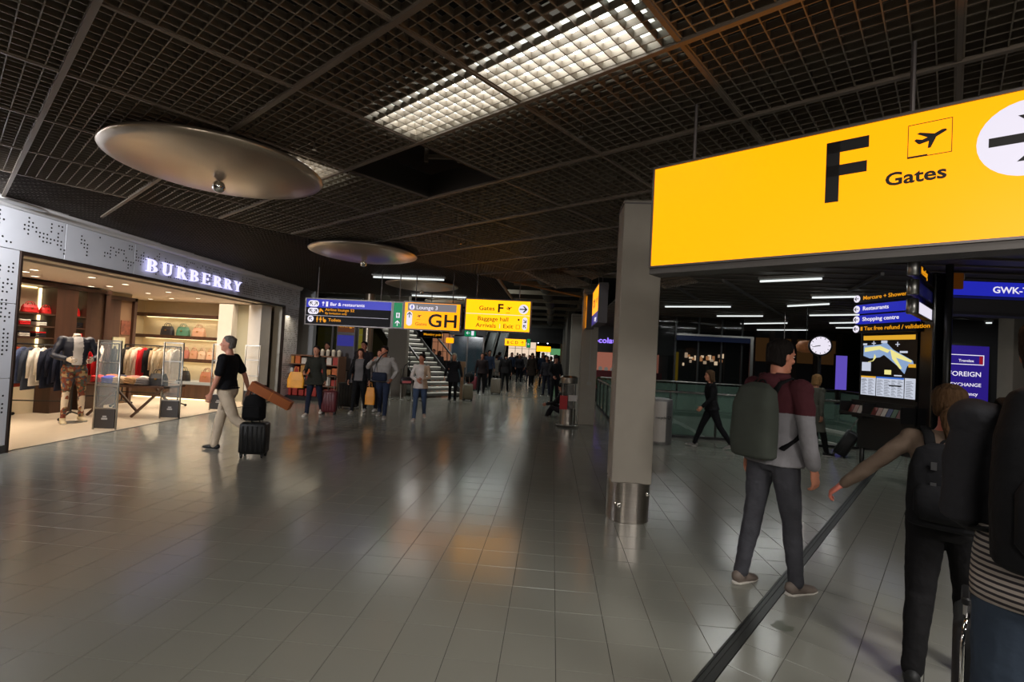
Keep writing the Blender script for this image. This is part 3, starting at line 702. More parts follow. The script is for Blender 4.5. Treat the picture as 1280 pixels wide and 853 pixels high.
# signs along the right side, seen edge-on
for (y, z, hh, lb, two) in ((10.25, 2.40, .78, 'yellow and purple hanging sign seen edge-on beside the big column, nearest of two', True), (12.25, 2.38, .80, 'yellow hanging sign seen edge-on just behind the nearer edge-on sign', False)):
    t = thing('hanging_sign', lb, 'sign', (.88 if two else .78, y + 1.6, z), -pi / 2); sg_box(t, 1.6, hh, .18, .02, M('sign_case_grey', (92, 88, 92), .5, .3)); rect(t, 0, 1.6, 0, hh, YEL)
    if two: rect(t, 0, 1.6, 0, hh * .3, M('sign_purple_lit', (66, 48, 150), .4, emit=.6), -.001); T(t, 'Lounge', .7, .06, .14, WLIT, .01)
    T(t, 'C D', .25, hh * .5, .22, INK, .03); plane(t, 1.1, hh * .62, .16, INK, frame=False); arrow(t, 1.35, hh * .62, .14, 90, INK); rods(t, (.3, 1.3), hh, 4.6 - z, .09)
# smaller signs behind the row
t = thing('hanging_sign', 'small black sign with orange lines before the stairs, under the G H sign', 'sign', (-3.62, 13.2, 1.97)); sg_box(t, .62, .46, .08, .01, BLACK); rect(t, 0, .62, 0, .46, SBLK)
for k, s_ in enumerate(('Airline lounge', 'Baby care', 'Meeting point')): T(t, s_, .14, .34 - k * .14, .075, ORG, .02)
rrect(t, .02, .12, .16, .44, .049, WLIT); arrow(t, .07, .36, .08, 90, INK); rods(t, (.3,), .46, 1.33, .04)
t = thing('exit_sign', 'small green emergency exit sign below the Gates F sign', 'sign', (-2.62, 14.6, 2.10)); sg_box(t, .34, .20, .05, .008); rect(t, 0, .34, 0, .20, GRN); rrect(t, .20, .28, .03, .17, .01, WLIT); arrow(t, .10, .10, .11, 180, WLIT); rods(t, (.17,), .2, 1.2, .02)
t = thing('exit_sign', 'small green emergency exit sign behind the round clock', 'sign', (6.55, 15.2, 2.05)); sg_box(t, .34, .16, .05, .008); rect(t, 0, .34, 0, .16, GRN); rrect(t, .05, .13, .03, .13, .01, WLIT); rrect(t, .20, .28, .03, .13, .01, WLIT); rods(t, (.17,), .16, 1.25, .02)
t = thing('hanging_sign', 'distant yellow lit sign above the crowd, right of the escalators', 'sign', (-3.0, 31.0, 2.16)); sg_box(t, 1.3, .42, .15, .02); rect(t, 0, 1.3, 0, .42, YEL2); T(t, 'B C D', .12, .12, .22, INK, .02); arrow(t, 1.1, .21, .2, 90, INK); rods(t, (.3, 1.0), .42, 2.44, .04)
t = thing('hanging_sign', 'distant narrow green lit sign right of the distant yellow sign', 'sign', (-1.62, 31.0, 2.10)); sg_box(t, .2, .52, .15, .02); rect(t, 0, .2, 0, .52, GRN); arrow(t, .1, .2, .14, 90, WLIT); rods(t, (.1,), .52, 2.45, .04)
t = thing('hanging_sign', 'farthest wide yellow lit sign at the end of the concourse', 'sign', (-2.2, 46.0, 2.0)); sg_box(t, 2.0, .5, .15, .02); rect(t, 0, 2.0, 0, .5, YEL2); rods(t, (.3, 1.7), .5, 2.6, .04)
t = thing('hanging_sign', 'farthest small yellow lit sign left of the farthest wide one', 'sign', (-3.9, 46.0, 1.95)); sg_box(t, 1.1, .32, .15, .02); rect(t, 0, 1.1, 0, .32, YEL); rods(t, (.3, .8), .32, 2.65, .04)
t = thing('hanging_sign', 'farthest green lit panel right of the farthest yellow signs', 'sign', (-.2, 47.0, 1.75)); sg_box(t, 1.0, .6, .15, .02); rect(t, 0, 1.0, 0, .6, M('sign_green_pale', (110, 180, 120), .4, emit=.6)); rods(t, (.3, .8), .6, 2.85, .04)
q = PB(); q.rbox(-.13, .13, -.06, .06, -.02, .16, .03); t = thing('warning_lamp', 'small yellow lamp hanging by the stairs', 'lamp', (-3.55, 17.0, 1.93)); q.obj('shade', YEL, t); q = PB(); q.tube([(0, 0, .15), (0, 0, 2.6)], .012, 6); q.obj('cord', BLACK, t)

# exchange office sign on the right
t = thing('fascia_sign', 'long blue lit exchange office sign over a grey band at the right edge', 'sign', (6.05, 8.32, 2.66), 0)
sg_box(t, 4.2, .50, .3, .02, M('sign_case_dark', (60, 58, 60), .5, .3)); rect(t, 0, 4.2, .28, .50, BLU); rect(t, .03, 4.17, .03, .22, M('sign_band_grey', (74, 72, 74), .5, .4)); rect(t, 0, 4.2, .235, .27, M('sign_blue_dim', (30, 34, 120), .4, emit=.35), -.001)
T(t, 'GWK-Travelex', .70, .335, .125, WLIT, .018); rods(t, (.4, 2, 3.8), .5, .64, .15)
t = thing('exchange_panel', 'purple lit panel reading Foreign Exchange beside a grey column', 'sign', (10.9, 14.9, 0)); PUR = M('sign_purple_deep', (52, 34, 150), .4, emit=.62)
sg_box(t, 1.15, 2.55, .2, .06, BLACK); rect(t, 0, 1.15, 0, 2.55, PUR)
q = PB()
for a in ((.1, 1.02, 2.28, 2.30), (.1, 1.02, 2.02, 2.04), (.1, .12, 2.02, 2.30), (1.0, 1.02, 2.02, 2.30)): q.box(a[0], a[1], -.006, -.003, a[2], a[3])
q.obj('logo_frame', WLIT, t); T(t, 'Travelex', .36, 2.10, .09, WLIT, .01); rect(t, .9, .99, 2.05, 2.27, M('sign_red', (196, 30, 50), .5, emit=.5), -.003, .002, 'red_mark')
T(t, 'FOREIGN', .10, 1.70, .165, WLIT, .008); T(t, 'EXCHANGE', .16, 1.42, .12, WLIT, .008); T(t, 'Currency', .3, 1.17, .12, WLIT, .01)
t = thing('exchange_panel', 'narrow purple lit panel at the right edge behind the tall man', 'sign', (12.75, 14.3, 0)); sg_box(t, .8, 2.6, .2, .04, BLACK); rect(t, 0, .8, 0, 2.6, PUR); T(t, 'Y', .1, 1.75, .22, WLIT, .01)
q = PB(); q.box(10.3, 16, 15.2, 15.4, 0, 3.3); q.obj('wall_exchange', M('dark_wall', (40, 38, 40), .7), kind='structure')

# ================================================================== INFORMATION KIOSK
KU = Vector((5.21 - 4.97, 7.64 - 8.53, 0)).normalized()
t = thing('information_kiosk', 'black information pillar with lit terminal map and stacked direction signs', 'kiosk', (4.97, 8.53, 0), math.atan2(KU.y, KU.x))
W_ = .92
q = PB(); q.rbox(-.05, W_ + .05, .03, .13, .45, 2.38, .01); q.obj('back_panel', BLACK, t)
q = PB(); q.rbox(W_ + .04, W_ + .26, -.02, .20, 0, 3.1, .03); q.obj('post', BLACKG, t)
q = PB(); q.tube([(W_ + .36, .08, 0), (W_ + .36, .08, 3.2)], .045, 12); q.obj('round_post', BLACK, t, smooth=True)
q = PB(); q.tube([(.0, .08, 0), (.0, .08, .6)], .035, 12); q.obj('foot_post', BLACK, t, smooth=True)
sc = rect(t, .0, W_, 1.27, 2.27, M('map_black', (12, 12, 14), .3), .03, .02, 'map_screen', 'lit terminal map above three text columns')
def mp(x0, x1, z0, z1, mat, nm, y=.01): q = PB(); q.box(x0, x1, y - .003, y, z0, z1); return q.obj(nm, mat, sc)
PAPER = M('map_paper_lit', (214, 220, 236), .5, emit=.8); MAPY = M('map_yellow_lit', (246, 236, 150), .5, emit=.9); MAPB = M('map_blue_lit', (150, 178, 220), .5, emit=.8)
mp(.03, .89, 2.17, 2.24, M('map_orange_lit', (236, 176, 50), .5, emit=.85), 'header_band')
mp(.01, .27, 1.30, 1.60, PAPER, 'text_column'); mp(.285, .735, 1.30, 1.60, PAPER, 'text_column'); mp(.75, .91, 1.30, 1.60, PAPER, 'text_column')
mp(.01, .27, 1.575, 1.60, M('map_orange_lit', (236, 176, 50), .5, emit=.85), 'column_header', .007); mp(.285, .735, 1.575, 1.60, M('map_head_blue', (70, 120, 220), .5, emit=.8), 'column_header', .007)
q = PB()
for x0, x1 in ((.03, .12), (.145, .24), (.30, .40), (.42, .52), (.54, .62), (.64, .72), (.77, .88)):
    for k in range(14): q.box(x0, x1 - .02 * ((k * 7) % 3), .004, .007, 1.32 + k * .0175, 1.326 + k * .0175)
q.obj('text_lines', M('map_text_grey', (120, 124, 140), .5, emit=.4), sc, kind='stuff')
mp(.50, .70, 1.465, 1.485, INK, 'text_bar', .006); mp(.02, .11, 1.53, 1.54, INK, 'text_bar', .006)
def mpoly(P, mat, nm, y=.008): q = PB(); q.prism(P, (0, y, 0), UX, UZ, .002); return q.obj(nm, mat, sc)
mpoly([(.04, 1.92), (.04, 2.08), (.34, 2.10), (.42, 2.14), (.55, 2.02), (.86, 1.86), (.88, 1.80), (.78, 1.78), (.74, 1.66), (.62, 1.78), (.40, 1.94), (.33, 1.90), (.16, 1.88)], MAPB, 'terminal_plan')
mpoly([(.06, 1.98), (.06, 2.05), (.33, 2.08), (.50, 2.01), (.46, 1.97), (.32, 2.02)], MAPY, 'terminal_plan', .006)
mpoly([(.50, 2.03), (.85, 1.86), (.84, 1.83), (.60, 1.90), (.70, 1.74), (.67, 1.73), (.54, 1.88)], MAPY, 'terminal_plan', .006)
for a in ((.03, .10, 2.09, 2.12), (.35, .45, 2.12, 2.16), (.02, .18, 1.68, 1.82), (.66, .78, 1.97, 2.0), (.58, .70, 1.62, 1.64)): mp(*a, PAPER, 'map_label', .006)
mp(.42, .53, 1.64, 1.71, MAPY, 'map_label', .006); mp(.80, .91, 1.76, 1.81, M('map_orange_lit', (236, 176, 50), .5, emit=.85), 'map_label', .006)
for (x, z) in ((.22, 2.12), (.62, 2.10)):
    q = PB(); q.box(x - .035, x + .035, .004, .006, z - .006, z + .006); q.box(x - .006, x + .006, .004, .006, z - .035, z + .035); q.obj('map_aeroplane', PAPER, sc)
mpoly([(.24, 1.95), (.27, 1.9), (.22, 1.84), (.13, 1.82), (.13, 1.827), (.215, 1.85)], MAPY, 'map_line', .006)
# direction blades over the map
blades = (('Mercure · Showers', ORG, SBLK, 2.77, .0), ('Restaurants', WLIT, BLU, 2.60, .0), ('Shopping centre', WLIT, BLU, 2.43, .0), ('Tax free refund / validation', ORG, SBLK, 2.28, .0))
for k, (s_, tm, bm, z, _) in enumerate(blades):
    b_ = rect(t, -.03, W_ + .06, z, z + .135, bm, -.02, .07, 'direction_blade')
    q = PB(); q.prism([(-.02 + .058 * cos(R(a)), z + .0675 + .058 * sin(R(a))) for a in range(0, 360, 20)], (0, -.09, 0), UX, UZ, .004); q.obj('arrow_disc', WLIT, b_)
    q = PB(); q.box(-.055, .015, -.099, -.095, z + .062, z + .073); q.prism([(-.06, z + .0675), (-.03, z + .10), (-.022, z + .09), (-.045, z + .0675), (-.022, z + .045), (-.03, z + .035)], (0, -.095, 0), UX, UZ, .004); q.obj('arrow', INK, b_)
    text_obj(s_.replace('·', '+'), .076, tm, b_, (.09 if k != 3 else .13, -.09, z + .044), UX, UZ, .014)
    if k == 3: q = PB(); q.box(.065, .10, -.093, -.09, z + .04, z + .10); q.obj('pictogram', ORG, b_)
# lower leaflet rack
q = PB()
q.box(-.12, W_ + .02, -.26, -.24, .98, 1.02); q.bar((-.12, -.02, 1.20), (W_, -.02, 1.20), .02); q.box(-.12, W_ + .02, -.02, .0, .92, 1.21)
for x in (-.12, .30, W_): q.box(x, x + .012, -.25, 0, .95, 1.18)
q.obj('leaflet_rack', BLACK, t, label='black rack of leaflets under the map')
LF = [M('leaflet_%d' % k, c, .5) for k, c in enumerate(((120, 60, 54), (170, 160, 150), (66, 92, 66), (150, 120, 110), (60, 70, 110)))]
rk = random.Random(2)
for k in range(12):
    x = -.09 + k * .083; q = PB(); q.box(0, .072, -.004, 0, 0, .14)
    o = q.obj('leaflet', LF[(k * 3) % 5], t); o.location = (x, -.12, 1.0); o.rotation_euler = (R(-28), 0, 0)
t2 = thing('direction_blades', 'stack of three steel-capped sign blades jutting from the kiosk post', 'sign', (4.42, 6.58, 0), math.atan2(7.55 - 6.58, 5.30 - 4.42))
for k, (z, fm) in enumerate(((2.90, SBLK), (2.66, M('sign_navy', (28, 30, 96), .3, emit=.2)), (2.42, WLIT))):
    b_ = rect(t2, .03, 1.28, z, z + .17, M('blade_case', (40, 40, 42), .4), .04, .08, 'direction_blade')
    q = PB(); q.box(.05, 1.26, -.044, -.04, z + .015, z + .155); q.obj('blade_face', fm, b_)
    q = PB(); q.loft([(.0, 0, z - .012), (.0, 0, z + .0), (.0, 0, z + .17), (.0, 0, z + .182)], [.045, .06, .06, .045], [.05, .065, .065, .05], seg=16); q.obj('end_cap', STEEL2, b_, smooth=True)
    if k == 0: text_obj('Meeting', .12, ORG, b_, (.22, -.044, z + .045), UX, UZ, .01)
q = PB(); q.box(6.0 - .0, 6.0 + .16, 8.1, 8.16, 3.0, 3.24); q.obj('orange_marker', M('orange_panel', (150, 84, 20), .6, emit=.12), None, label='small dull orange square panel above the kiosk post', cat='panel')

# ---- clock
t = thing('station_clock', 'round white analogue clock with dark drum case on a post', 'clock', (5.72, 11.25, 0)); t.rotation_euler = (0, 0, R(-24))
cz = 2.18
q = PB(); q.loft([(0, -.02, cz), (0, .0, cz), (0, .28, cz), (0, .3, cz)], [.20, .222, .222, .20], seg=28); q.obj('case', M('clock_case', (58, 58, 66), .35, .5), t, smooth=False)
q = PB(); q.loft([(0, -.028, cz), (0, -.022, cz)], [.19, .19], seg=28); d = q.obj('dial', WLIT, t)
q = PB()
for k in range(12):
    a = R(30 * k); q.bar((.15 * sin(a), -.03, cz + .15 * cos(a)), (.18 * sin(a), -.03, cz + .18 * cos(a)), .012, .003, (0, 1, 0))
q.bar((0, -.032, cz), (-.10, -.032, cz - .02), .018, .003, (0, 1, 0)); q.bar((0, -.034, cz), (-.15, -.034, cz - .035), .012, .003, (0, 1, 0)); q.obj('hands', INK, t)
q = PB(); q.tube([(0, .14, cz - .2), (0, .14, 0)], .03, 10); q.obj('post', BLACK, t)

# ================================================================== RAILINGS AND BINS
def railing(ax, ay, bx, by, n, label, h=1.0):
    L = math.hypot(bx - ax, by - ay); t = thing('glass_balustrade', label, 'railing', (ax, ay, 0), math.atan2(by - ay, bx - ax))
    q = PB(); q.tube([(0, 0, h), (L, 0, h)], .026, 10); q.obj('handrail', STEEL2, t, smooth=True)
    for k in range(n + 1):
        x = L * k / n; q = PB(); q.box(x - .012, x + .012, -.03, .03, 0, h - .01); q.obj('post', M('rail_post_dark', (50, 54, 50), .4, .5), t)
    for k in range(n):
        q = PB(); q.box(L * k / n + .03, L * (k + 1) / n - .03, -.006, .006, .07, h - .07); q.obj('glass_pane', GLASS, t)
    q = PB(); q.box(0, L, -.035, .035, 0, .05); q.obj('base_rail', BLACK, t); return t
railing(1.62, 11.4, 1.62, 17.6, 6, 'glass balustrade running down the concourse behind the big column', .92)
railing(1.66, 11.38, 9.6, 11.38, 8, 'glass balustrade along the near edge of the stair well, behind the walking woman')
railing(9.6, 11.4, 9.6, 17.5, 4, 'glass balustrade along the right end of the stair well')
railing(1.7, 17.6, 9.5, 17.6, 6, 'glass balustrade along the far edge of the stair well')
t = thing('recycling_bin', 'cylindrical steel recycling bin beside the big column', 'bin', (2.22, 10.45, 0))
q = PB(); q.lathe([(.26, 0), (.265, .02), (.265, .86), (.25, .9), (.12, .92)], seg=32); smooth_by_angle(q.obj('body', M('bin_steel', (150, 148, 146), .38, .8, bump=.05), t), 30)
q = PB(); q.lathe([(.268, .08), (.268, .84)], seg=32, close=False); 
q = PB()
for a0 in (200,):
    for k in range(10):
        a = R(a0 + k * 9); b_ = R(a0 + k * 9 + 9); q.add([(.268 * cos(a), .268 * sin(a), .06), (.268 * cos(b_), .268 * sin(b_), .06), (.268 * cos(b_), .268 * sin(b_), .86), (.268 * cos(a), .268 * sin(a), .86)], [(0, 1, 2, 3)])
q.obj('white_panel', M('bin_white', (196, 188, 180), .5), t)
text_obj('recycle', .06, INK, t, (-.12, -.272, .52), UX, UZ, .01); 
q = PB()
for k in range(3):
    a = R(90 + 120 * k); a2 = R(90 + 120 * k + 80); q.bar((.15 + .035 * cos(a), -.262, .55 + .035 * sin(a)), (.15 + .035 * cos(a2), -.262, .55 + .035 * sin(a2)), .014, .004, (0, 1, 0))
q.obj('recycling_mark', INK, t)
t = thing('waste_station', 'round steel waste bin with clear middle and red notice by the second column', 'bin', (.42, 12.0, 0))
q = PB(); q.lathe([(.20, 1.02), (.21, 1.05), (.21, 1.16), (.17, 1.2), (.05, 1.2)], seg=24); smooth_by_angle(q.obj('lid', STEEL, t))
for k in range(4): q = PB(); a = R(45 + 90 * k); q.tube([(.19 * cos(a), .19 * sin(a), .04), (.19 * cos(a), .19 * sin(a), 1.04)], .014); q.obj('post', STEEL2, t)
q = PB(); q.lathe([(.18, .42), (.18, 1.0)], seg=24, close=False); q.obj('clear_bag', M('clear_bag', (96, 92, 90), .3, alpha=.55), t, smooth=True)
q = PB(); q.lathe([(.19, .06), (.19, .42)], seg=24); smooth_by_angle(q.obj('lower_drum', STEEL, t))
q = PB(); q.lathe([(.26, .03), (.27, .045), (.26, .06), (.2, .06)], seg=28); smooth_by_angle(q.obj('foot_ring', STEEL2, t))
q = PB(); q.box(-.20, -.02, -.215, -.20, .42, .74); q.obj('red_notice', M('red_plastic', (176, 24, 30), .5), t)
q = PB(); q.box(.0, .20, -.215, -.20, .62, .76); q.obj('white_notice', M('white_plastic', (190, 184, 180), .5), t)

# ================================================================== SHOP GOODS
BAGM = {}
def handbag(x, y, z, w_, h_, d_, col, label, group=None, rz=0, patt=False):
    t = thing('handbag', label, 'bag', (x, y, z), rz, group); m = M('leather_' + str(col), col, .4, bump=.15, bs=60)
    q = PB(); q.loft([(0, 0, 0), (0, 0, .015), (0, 0, h_ * .6), (0, 0, h_)], [w_ / 2 * .97, w_ / 2, w_ / 2 * .95, w_ / 2 * .8], [d_ / 2, d_ / 2, d_ / 2 * .8, d_ / 2 * .35], seg=16, pw=.5); q.obj('body', m, t, smooth=False)
    for s in (-1, 1):
        q = PB(); q.tube([(w_ * .22 * cos(R(a)), s * d_ * .2, h_ * .95 + h_ * .42 * sin(R(a))) for a in range(0, 181, 20)], .008, 6); q.obj('handle', m, t, smooth=True)
    q = PB(); q.box(-w_ * .06, w_ * .06, -d_ / 2 - .004, -d_ / 2 + .004, h_ * .5, h_ * .62); q.obj('clasp', M('brass', (190, 150, 80), .3, 1), t); return t
SW = M('glow_strip_warm', (255, 226, 170), .5, emit=3.2)
for k, (z, x0) in enumerate(((2.20, -11.25), (1.62, -11.25), (1.02, -10.8))):
    t = thing('wall_shelf', ('topmost', 'second', 'third')[k] + ' dark wood shelf on the lit end wall of the shop', 'shelf', ((x0 - 8.95) / 2, 12.8, z)); L = (-8.95 - x0) / 2
    q = PB(); q.box(-L, L, -.20, .20, -.045, .045); q.obj('board', WOOD, t)
    q = PB(); q.box(-L + .05, L - .05, .12, .16, -.055, -.046); q.obj('light_strip', SW, t)
t = thing('shop_counter', 'low dark wood counter with a glass showcase top at the shop end wall', 'counter', (-9.92, 12.7, 0))
q = PB(); q.box(-1.15, 1.1, -.28, .28, .03, .40); q.obj('body', WOOD, t)
for a in range(3): q = PB(); q.box(-1.13 + a * .75, -.40 + a * .75, -.29, -.28, .06, .38); q.obj('drawer', WOOD, t)
q = PB(); q.box(-1.15, 1.1, -.28, .28, .40, .47); q.obj('showcase', M('showcase_glass', (226, 222, 206), .1, emit=.35), t)
q = PB(); q.box(-1.1, 1.05, -.26, -.22, .0, .03); q.obj('light_strip', SW, t)
for k, (x, c, lb) in enumerate(((-10.40, (40, 40, 46), 'dark grey handbag, leftmost on the second shelf'), (-9.95, (76, 124, 100), 'sea-green handbag in the middle of the second shelf'), (-9.50, (196, 150, 120), 'tan and cream checked handbag, rightmost on the second shelf'))): handbag(x, 12.72, 1.665, .36, .24, .16, c, lb, 'handbags on the second shelf')
for k, (x, c) in enumerate(((-10.6, (60, 50, 46)), (-10.34, (52, 46, 46)), (-10.08, (92, 66, 60)), (-9.84, (176, 110, 96)), (-9.60, (188, 140, 110)), (-9.36, (198, 168, 140)), (-9.12, (204, 160, 130)))):
    handbag(x, 12.72, 1.065, .22, .22, .13, c, ('dark brown', 'black', 'maroon', 'dusty pink', 'tan', 'cream', 'pale pink')[k] + ' small handbag on the third shelf, ' + ('leftmost', 'second from left', 'third from left', 'in the middle', 'third from right', 'second from right', 'rightmost')[k], 'small handbags on the third shelf')
for k, (x, c, lb) in enumerate(((-10.45, (30, 30, 32), 'black handbag on the counter, leftmost of three'), (-9.78, (24, 24, 28), 'large black tote on the middle of the counter'), (-9.12, (150, 96, 70), 'brown handbag on the counter, behind the man in the black polo'))): handbag(x, 12.62, .47, .36, .27, .16, c, lb, 'handbags on the counter')

# back-wall shelving unit
t = thing('wall_shelving', 'dark wood shelving unit with lit cream niches along the shop back wall', 'shelving', (-10.1, 7.2, 0))
q = PB(); q.box(-.02, 0, 0, 3.1, 0, 2.55); q.obj('back_board', CREAM, t)
for k, (a, b_) in enumerate(((-.1, 0), (1.86, 2.30), (2.50, 2.62), (2.94, 3.06))): q = PB(); q.box(0, .34, a, b_, 0, 2.55); q.obj('upright', WOOD, t)
q = PB(); q.box(.0, .3, 2.62, 2.94, 0, 2.5); q.obj('door_panel', M('walnut_dim', (74, 52, 38), .35, var=.2, vs_=7), t)
q = PB(); q.box(0, .36, -.1, 3.06, 2.48, 2.56); q.obj('top_rail', WOOD, t)
for z in (1.94, 1.70, 1.48): 
    for a, b_ in ((0, 1.86), (2.30, 2.50)): q = PB(); q.box(0, .33, a, b_, z - .02, z + .01); q.obj('shelf', WOOD, t)
for a, b_ in ((.1, 1.76), (2.32, 2.48)): q = PB(); q.box(.005, .02, a, b_, 2.44, 2.46); q.obj('light_strip', SW, t)
q = PB(); q.box(.005, .012, 1.80, 1.855, 1.3, 2.45); q.box(.005, .012, 2.30, 2.33, 1.3, 2.45); q.obj('light_strip', SW, t)
for k, (y, lb) in enumerate(((8.70, 'bright red handbag, leftmost on the top shelf of the wall unit'), (9.0, 'smaller bright red handbag beside the leftmost red one'), (9.58, 'bright red handbag in the narrow niche of the wall unit'))):
    handbag(-9.92, y, 1.955, (.30, .22, .22)[k], (.15, .12, .16)[k], .12, (196, 26, 26), lb, None, pi / 2)
pc = [(200, 30, 34), (214, 206, 196), (40, 34, 34), (30, 30, 36), (188, 180, 170), (36, 32, 40), (206, 200, 190)]
k = 0
for z in (1.715, 1.495):
    for y in (8.25, 8.55, 8.85, 9.6):
        tt = thing('folded_clothes', '', 'clothes', (-9.93, y, z), 0, 'folded clothes on the wall unit shelves')
        cn = ('red', 'white', 'black', 'charcoal', 'grey', 'navy', 'cream')[k % 7]
        tt['label'] = 'stack of folded %s clothes, %s shelf of the wall unit, %s' % (cn, 'middle' if z > 1.6 else 'lower', {8.25: 'nearest the shop front pier', 8.55: 'second from it', 8.85: 'beside the dark upright', 9.6: 'in the narrow niche'}[y])
        for j in range(3): q = PB(); q.rbox(-.12, .12, -.10, .10, .035 * j, .035 * j + .032, .015); q.obj('garment', cloth('fold_%d' % ((k + j // 2) % 7), pc[k % 7]), tt)
        k += 1
# dark doorway with a picture
t = thing('display_doorway', 'dark wood doorway with a framed picture in the cream shop wall', 'doorway', (-10.1, 10.38, 0))
for a in ((0, .08), (.78, .86)): q = PB(); q.box(0, .10, a[0], a[1], 0, 2.5); q.obj('jamb', WOOD, t)
q = PB(); q.box(0, .10, 0, .86, 2.42, 2.5); q.obj('head', WOOD, t)
q = PB(); q.box(.0, .03, .08, .48, 0, 2.42); q.obj('door', WOOD, t)
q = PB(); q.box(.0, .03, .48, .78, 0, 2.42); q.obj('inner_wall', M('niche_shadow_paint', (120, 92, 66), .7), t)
q = PB(); q.box(.03, .05, .50, .76, 1.62, 1.95); q.obj('picture', M('portrait_print', (112, 62, 44), .5, var=.5, vs_=14), t)
q = PB(); q.box(.03, .06, .30, .62, 1.02, 1.55); q.obj('poster', M('pale_poster', (178, 172, 140), .5, var=.25, vs_=9), t)
# clothes racks
def garment(L, wd, th):
    q = PB(); q.loft([(0, 0, 0), (0, 0, -.03), (0, 0, -.08), (0, 0, -.25), (0, 0, -L + .02), (0, 0, -L)], [.03, wd * .55, wd * .95, wd, wd * 1.05, wd * 1.03], [.02, th * .6, th, th, th * 1.05, th], seg=12)
    for s in (-1, 1): q.loft([(s * wd * .85, 0, -.07), (s * wd * 1.05, .01, -.3), (s * wd * 1.02, .02, -.62)], [.05, .045, .035], [.035, .03, .025], seg=8)
    return q
GM = garment(.78, .21, .032); GMm = GM.mesh('garment', None, True); GMm.materials.append(None)
HK = PB(); HK.tube([(0, 0, -.01), (0, 0, .03), (.02, 0, .05), (.03, 0, .035)], .004, 5); HKm = HK.mesh('hanger_hook', STEEL2)
def rack(x0, y0, x1, y1, z, cols, label, names, where):
    L = math.hypot(x1 - x0, y1 - y0); rz = math.atan2(y1 - y0, x1 - x0)
    t = thing('clothes_rack', label, 'rack', (x0, y0, 0), rz)
    q = PB(); q.tube([(0, 0, z), (L, 0, z)], .014, 8); q.obj('rail', BLACK, t)
    for x in (0, L):
        q = PB(); q.tube([(x, 0, .1), (x, 0, z)], .016, 8); q.obj('upright', BLACK, t)
        for s in (-1, 1): q = PB(); q.bar((x, 0, .13), (x, s * .34, .03), .025); q.ell((x, s * .34, .03), .03, 8, 6); q.obj('foot', BLACK, t)
    q = PB(); q.bar((0, 0, .32), (L, 0, .32), .02); q.obj('stretcher', BLACK, t)
    n = len(cols)
    for k, c in enumerate(cols):
        u_ = (k + .7) / (n + .4); px, py = x0 + (x1 - x0) * u_, y0 + (y1 - y0) * u_
        g = thing('coat', '%s garment hanging %s on %s' % (names[k], ('leftmost', 'second', 'third', 'fourth', 'fifth', 'sixth', 'seventh', 'eighth', 'ninth', 'tenth', 'eleventh', 'twelfth')[k] + (' from the left' if k else ''), where), 'clothes', (px, py, z - .055), rz + pi / 2 + R(((k * 37) % 17) - 8), 'garments on ' + where)
        o = linkmesh('coat', GMm, g); o.name = 'fabric'; o.material_slots[0].link = 'OBJECT'; o.material_slots[0].material = cloth('fabric_%s' % names[k].replace(' ', '_'), c)
        o.scale = (1, 1, .8 + .25 * ((k * 13) % 5) / 5); linkmesh('hook', HKm, g)
NV = (30, 34, 50)
rack(-9.95, 8.35, -8.95, 8.72, 1.36, [(120, 130, 140), (160, 60, 40), (70, 80, 110), (60, 66, 80), (214, 208, 200), (222, 216, 206), NV, (26, 30, 46), (34, 38, 56), (24, 28, 42)],
     'black clothes rack full of coats near the left pier', ['pale blue', 'patterned orange', 'slate blue', 'dark slate', 'off white', 'cream', 'navy', 'deep navy', 'quilted navy', 'midnight navy'], 'the rack near the left pier')
rack(-9.6, 9.55, -9.2, 9.95, 1.42, [(190, 30, 36), (200, 36, 40), (220, 212, 204), (60, 40, 34), (36, 34, 36)], 'small rack of red and white clothes behind the coats', ['scarlet', 'bright red', 'white', 'brown', 'charcoal'], 'the small rack at the back wall')
rack(-9.75, 10.7, -8.55, 10.9, 1.40, [(40, 36, 34), (186, 166, 140), (206, 192, 170), (186, 28, 34), (30, 28, 30), (178, 150, 118), (200, 186, 160), (190, 170, 140), (222, 212, 196), (214, 204, 188)],
     'black rack of beige coats with one red coat before the doorway', ['dark brown', 'camel', 'pale beige', 'red', 'black', 'tan', 'sand', 'light camel', 'ivory', 'light cream'], 'the rack before the doorway')
